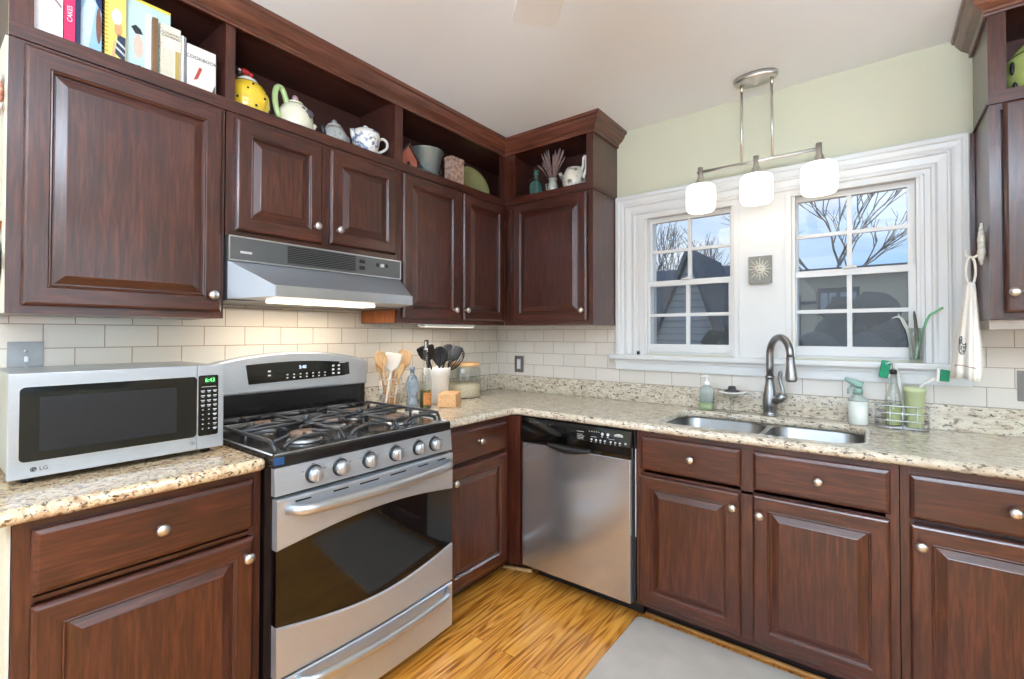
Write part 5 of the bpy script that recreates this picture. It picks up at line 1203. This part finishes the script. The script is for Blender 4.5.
Mf = Matrix.Translation((.265, -2.4695, 1.495)) @ Matrix.Rotation(math.radians(45), 4, 'Y')
build('frame', MB().use(BLACKP).box(-.045, .045, -.007, .006, -.045, .045, bev=.002, M=Mf), None, t)
build('picture', MB().use(CERW).box(-.030, .030, -.0085, -.0072, -.030, .030, M=Mf), None, t)
build('hanger', MB().use(PINE).prism([(.155, 1.60), (.305, 1.60), (.29, 1.585), (.23, 1.565), (.17, 1.585)], 'y', -2.474, -2.4625), None, t)

# ================================================================= OUTSIDE THE WINDOWS
b = MB().use(mat('winter_lawn', (112, 108, 82), .9, 0, .2, 2)).box(-30, 30, .3, 60, -.6, -.5); struct('ground', b, label='winter lawn outside')
SID = mat('grey_blue_siding', (150, 156, 166), .7, 0, .06, 2); ROOF = mat('dark_shingle_roof', (88, 92, 104), .9, 0, .16, 12); SIDL = mat('pale_siding', (178, 184, 192), .7, 0, .05, 3)
t = thing('neighbour_house', 'grey neighbouring house with dark shingle roof and steep gable seen through the left window', 'house', (-3, 10, -.5))
build('wall', MB().use(SID).box(-9, -.35, 9.3, 14, -.5, 1.7), None, t)
build('roof', MB().use(ROOF).prism([(8.6, 1.55), (11.6, 3.25), (14.6, 1.55), (14.6, 1.45), (11.6, 3.1), (8.6, 1.45)], 'x', -9.4, -.2), None, t)
build('gable', MB().use(SIDL).prism([(-2.35, -.5), (-2.35, .1), (-1.12, 3.05), (-.15, .1), (-.15, -.5)], 'y', 8.2, 10.5), None, t)
b = MB().use(SID)
for k in range(18): z_ = .1+k*.15; w_ = max(.05, (3.05-z_)*.40); b.box(-1.12-w_*1.02, -1.12+w_*.80, 8.17, 8.1995, z_, z_+.03)
build('siding_boards', b, None, t)
build('gable_roof', MB().use(ROOF).prism([(-2.55, .0), (-1.12, 3.25), (.02, .0), (-.12, -.0), (-1.12, 3.06), (-2.4, .0)], 'y', 8.0, 11), None, t)
build('chimney', MB().use(mat('brick_chimney', (104, 86, 82), .9, 0, .1, 30)).box(-2.0, -1.75, 11.2, 11.6, 2.8, 3.55), None, t)
t = thing('neighbour_house', 'cream house with a half-timbered gable and dark windows seen through the right window', 'house', (0, 15, -.5))
build('wall', MB().use(mat('cream_stucco', (190, 180, 156), .8, 0, .05, 3)).box(-.4, 3.2, 15, 20, -.5, 3.15), None, t)
build('flat_roof', MB().use(ROOF).box(-.6, 3.4, 14.7, 20.2, 3.15, 3.35), None, t)
build('gable', MB().use(MATS['cream_stucco']).prism([(-1.0, -.5), (-1.0, 2.5), (.0, 3.7), (.75, 2.6), (.75, -.5)], 'y', 14.75, 15), None, t)
b = MB().use(BLACKP)
for x_ in (-.9, -.5, -.1, .3): b.box(x_-.04, x_+.04, 14.70, 14.745, -.5, 2.55)
b.box(-1.0, .75, 14.69, 14.745, 2.25, 2.35); build('timbers', b, None, t)
for x_ in (1.05, 1.55): 
    w_ = build('window', MB().use(BLACKP).box(x_-.28, x_+.28, 14.95, 15.0, 1.9, 2.75), None, t)
    build('pane', MB().use(mat('pale_reflecting_pane', (150, 160, 176), .15)).box(x_-.20, x_-.02, 14.93, 14.95, 1.98, 2.6).box(x_+.02, x_+.20, 14.93, 14.95, 1.98, 2.6), None, w_)
def foliage(name, x0, x1, y0, y1, z1, seed, m_):
    rn = random.Random(seed); b = MB().use(m_)
    for k in range(60):
        x_, y_ = rn.uniform(x0, x1), rn.uniform(y0, y1); z_ = rn.uniform(-.3, z1-.25); r_ = rn.uniform(.18, .32)
        b.ball((x_, y_, z_), r_, 1, 1, rn.uniform(.7, 1.1), 8)
    for v in b.bm.verts: v.co += Vector((rn.uniform(-.03, .03), rn.uniform(-.03, .03), rn.uniform(-.03, .03)))
    return b
HED = mat('dark_evergreen_leaves', (52, 56, 52), .9, 0, .35, 24, .8)
o = build('hedge', foliage('hedge', -.1, 3.0, 4.6, 5.6, 1.45, 3, HED), None, None, (1.5, 5, -.5)); tag(o, 'dark clipped hedge low behind the right window', 'hedge')
o = build('shrub', foliage('shrub', 1.6, 2.5, 6.4, 7.2, 2.05, 5, HED), None, None, (2, 6.8, -.5)); tag(o, 'dark rounded evergreen shrub rising above the hedge', 'shrub')
o = build('hedge', foliage('hedge', -2.8, -.9, 5.0, 5.8, .75, 9, HED), None, None, (-2, 5.2, -.5)); tag(o, 'lower dark hedge outside the left window', 'hedge')
BARK = mat('grey_brown_bark', (150, 140, 138), .9, 0, .2, 20)
def tree(x, y, h, seed, label, n_lv=5, spread=.62):
    rn = random.Random(seed); b = MB().use(BARK)
    def grow(p, d, L_, r_, lv):
        q = p+d*L_; m_ = p.lerp(q, .5)+Vector((rn.uniform(-1, 1), rn.uniform(-1, 1), 0))*L_*.06
        b.tube([p, m_, q], [r_, r_*.88, r_*.74], 5)
        if lv == 0: return
        for k in range(3 if lv > 1 else 2):
            a = rn.uniform(0, 6.28); e = rn.uniform(.45, 1.0)*spread
            nd = (d+Vector((math.cos(a)*e, math.sin(a)*e, rn.uniform(-.05, .3)))).normalized()
            grow(p.lerp(q, rn.uniform(.6, 1) if k else 1), nd, L_*rn.uniform(.66, .86), r_*.66, lv-1)
    grow(Vector((x, y, -.5)), Vector((0, 0, 1)), h*.26, h*.010, n_lv)
    o = build('bare_tree', b, None, None, (x, y, -.5)); tag(o, label, 'tree', 'bare winter trees beyond the houses'); return o
tree(-6.8, 22, 9.2, 1, 'bare tree behind the grey house, left half of the left window')
tree(-3.4, 19, 8.8, 22, 'bare tree behind the steep gable in the left window')
tree(.7, 24, 11.5, 5, 'bare spreading tree at the left of the right window')
tree(5.6, 30, 10.5, 8, 'smaller bare tree at the right of the right window')
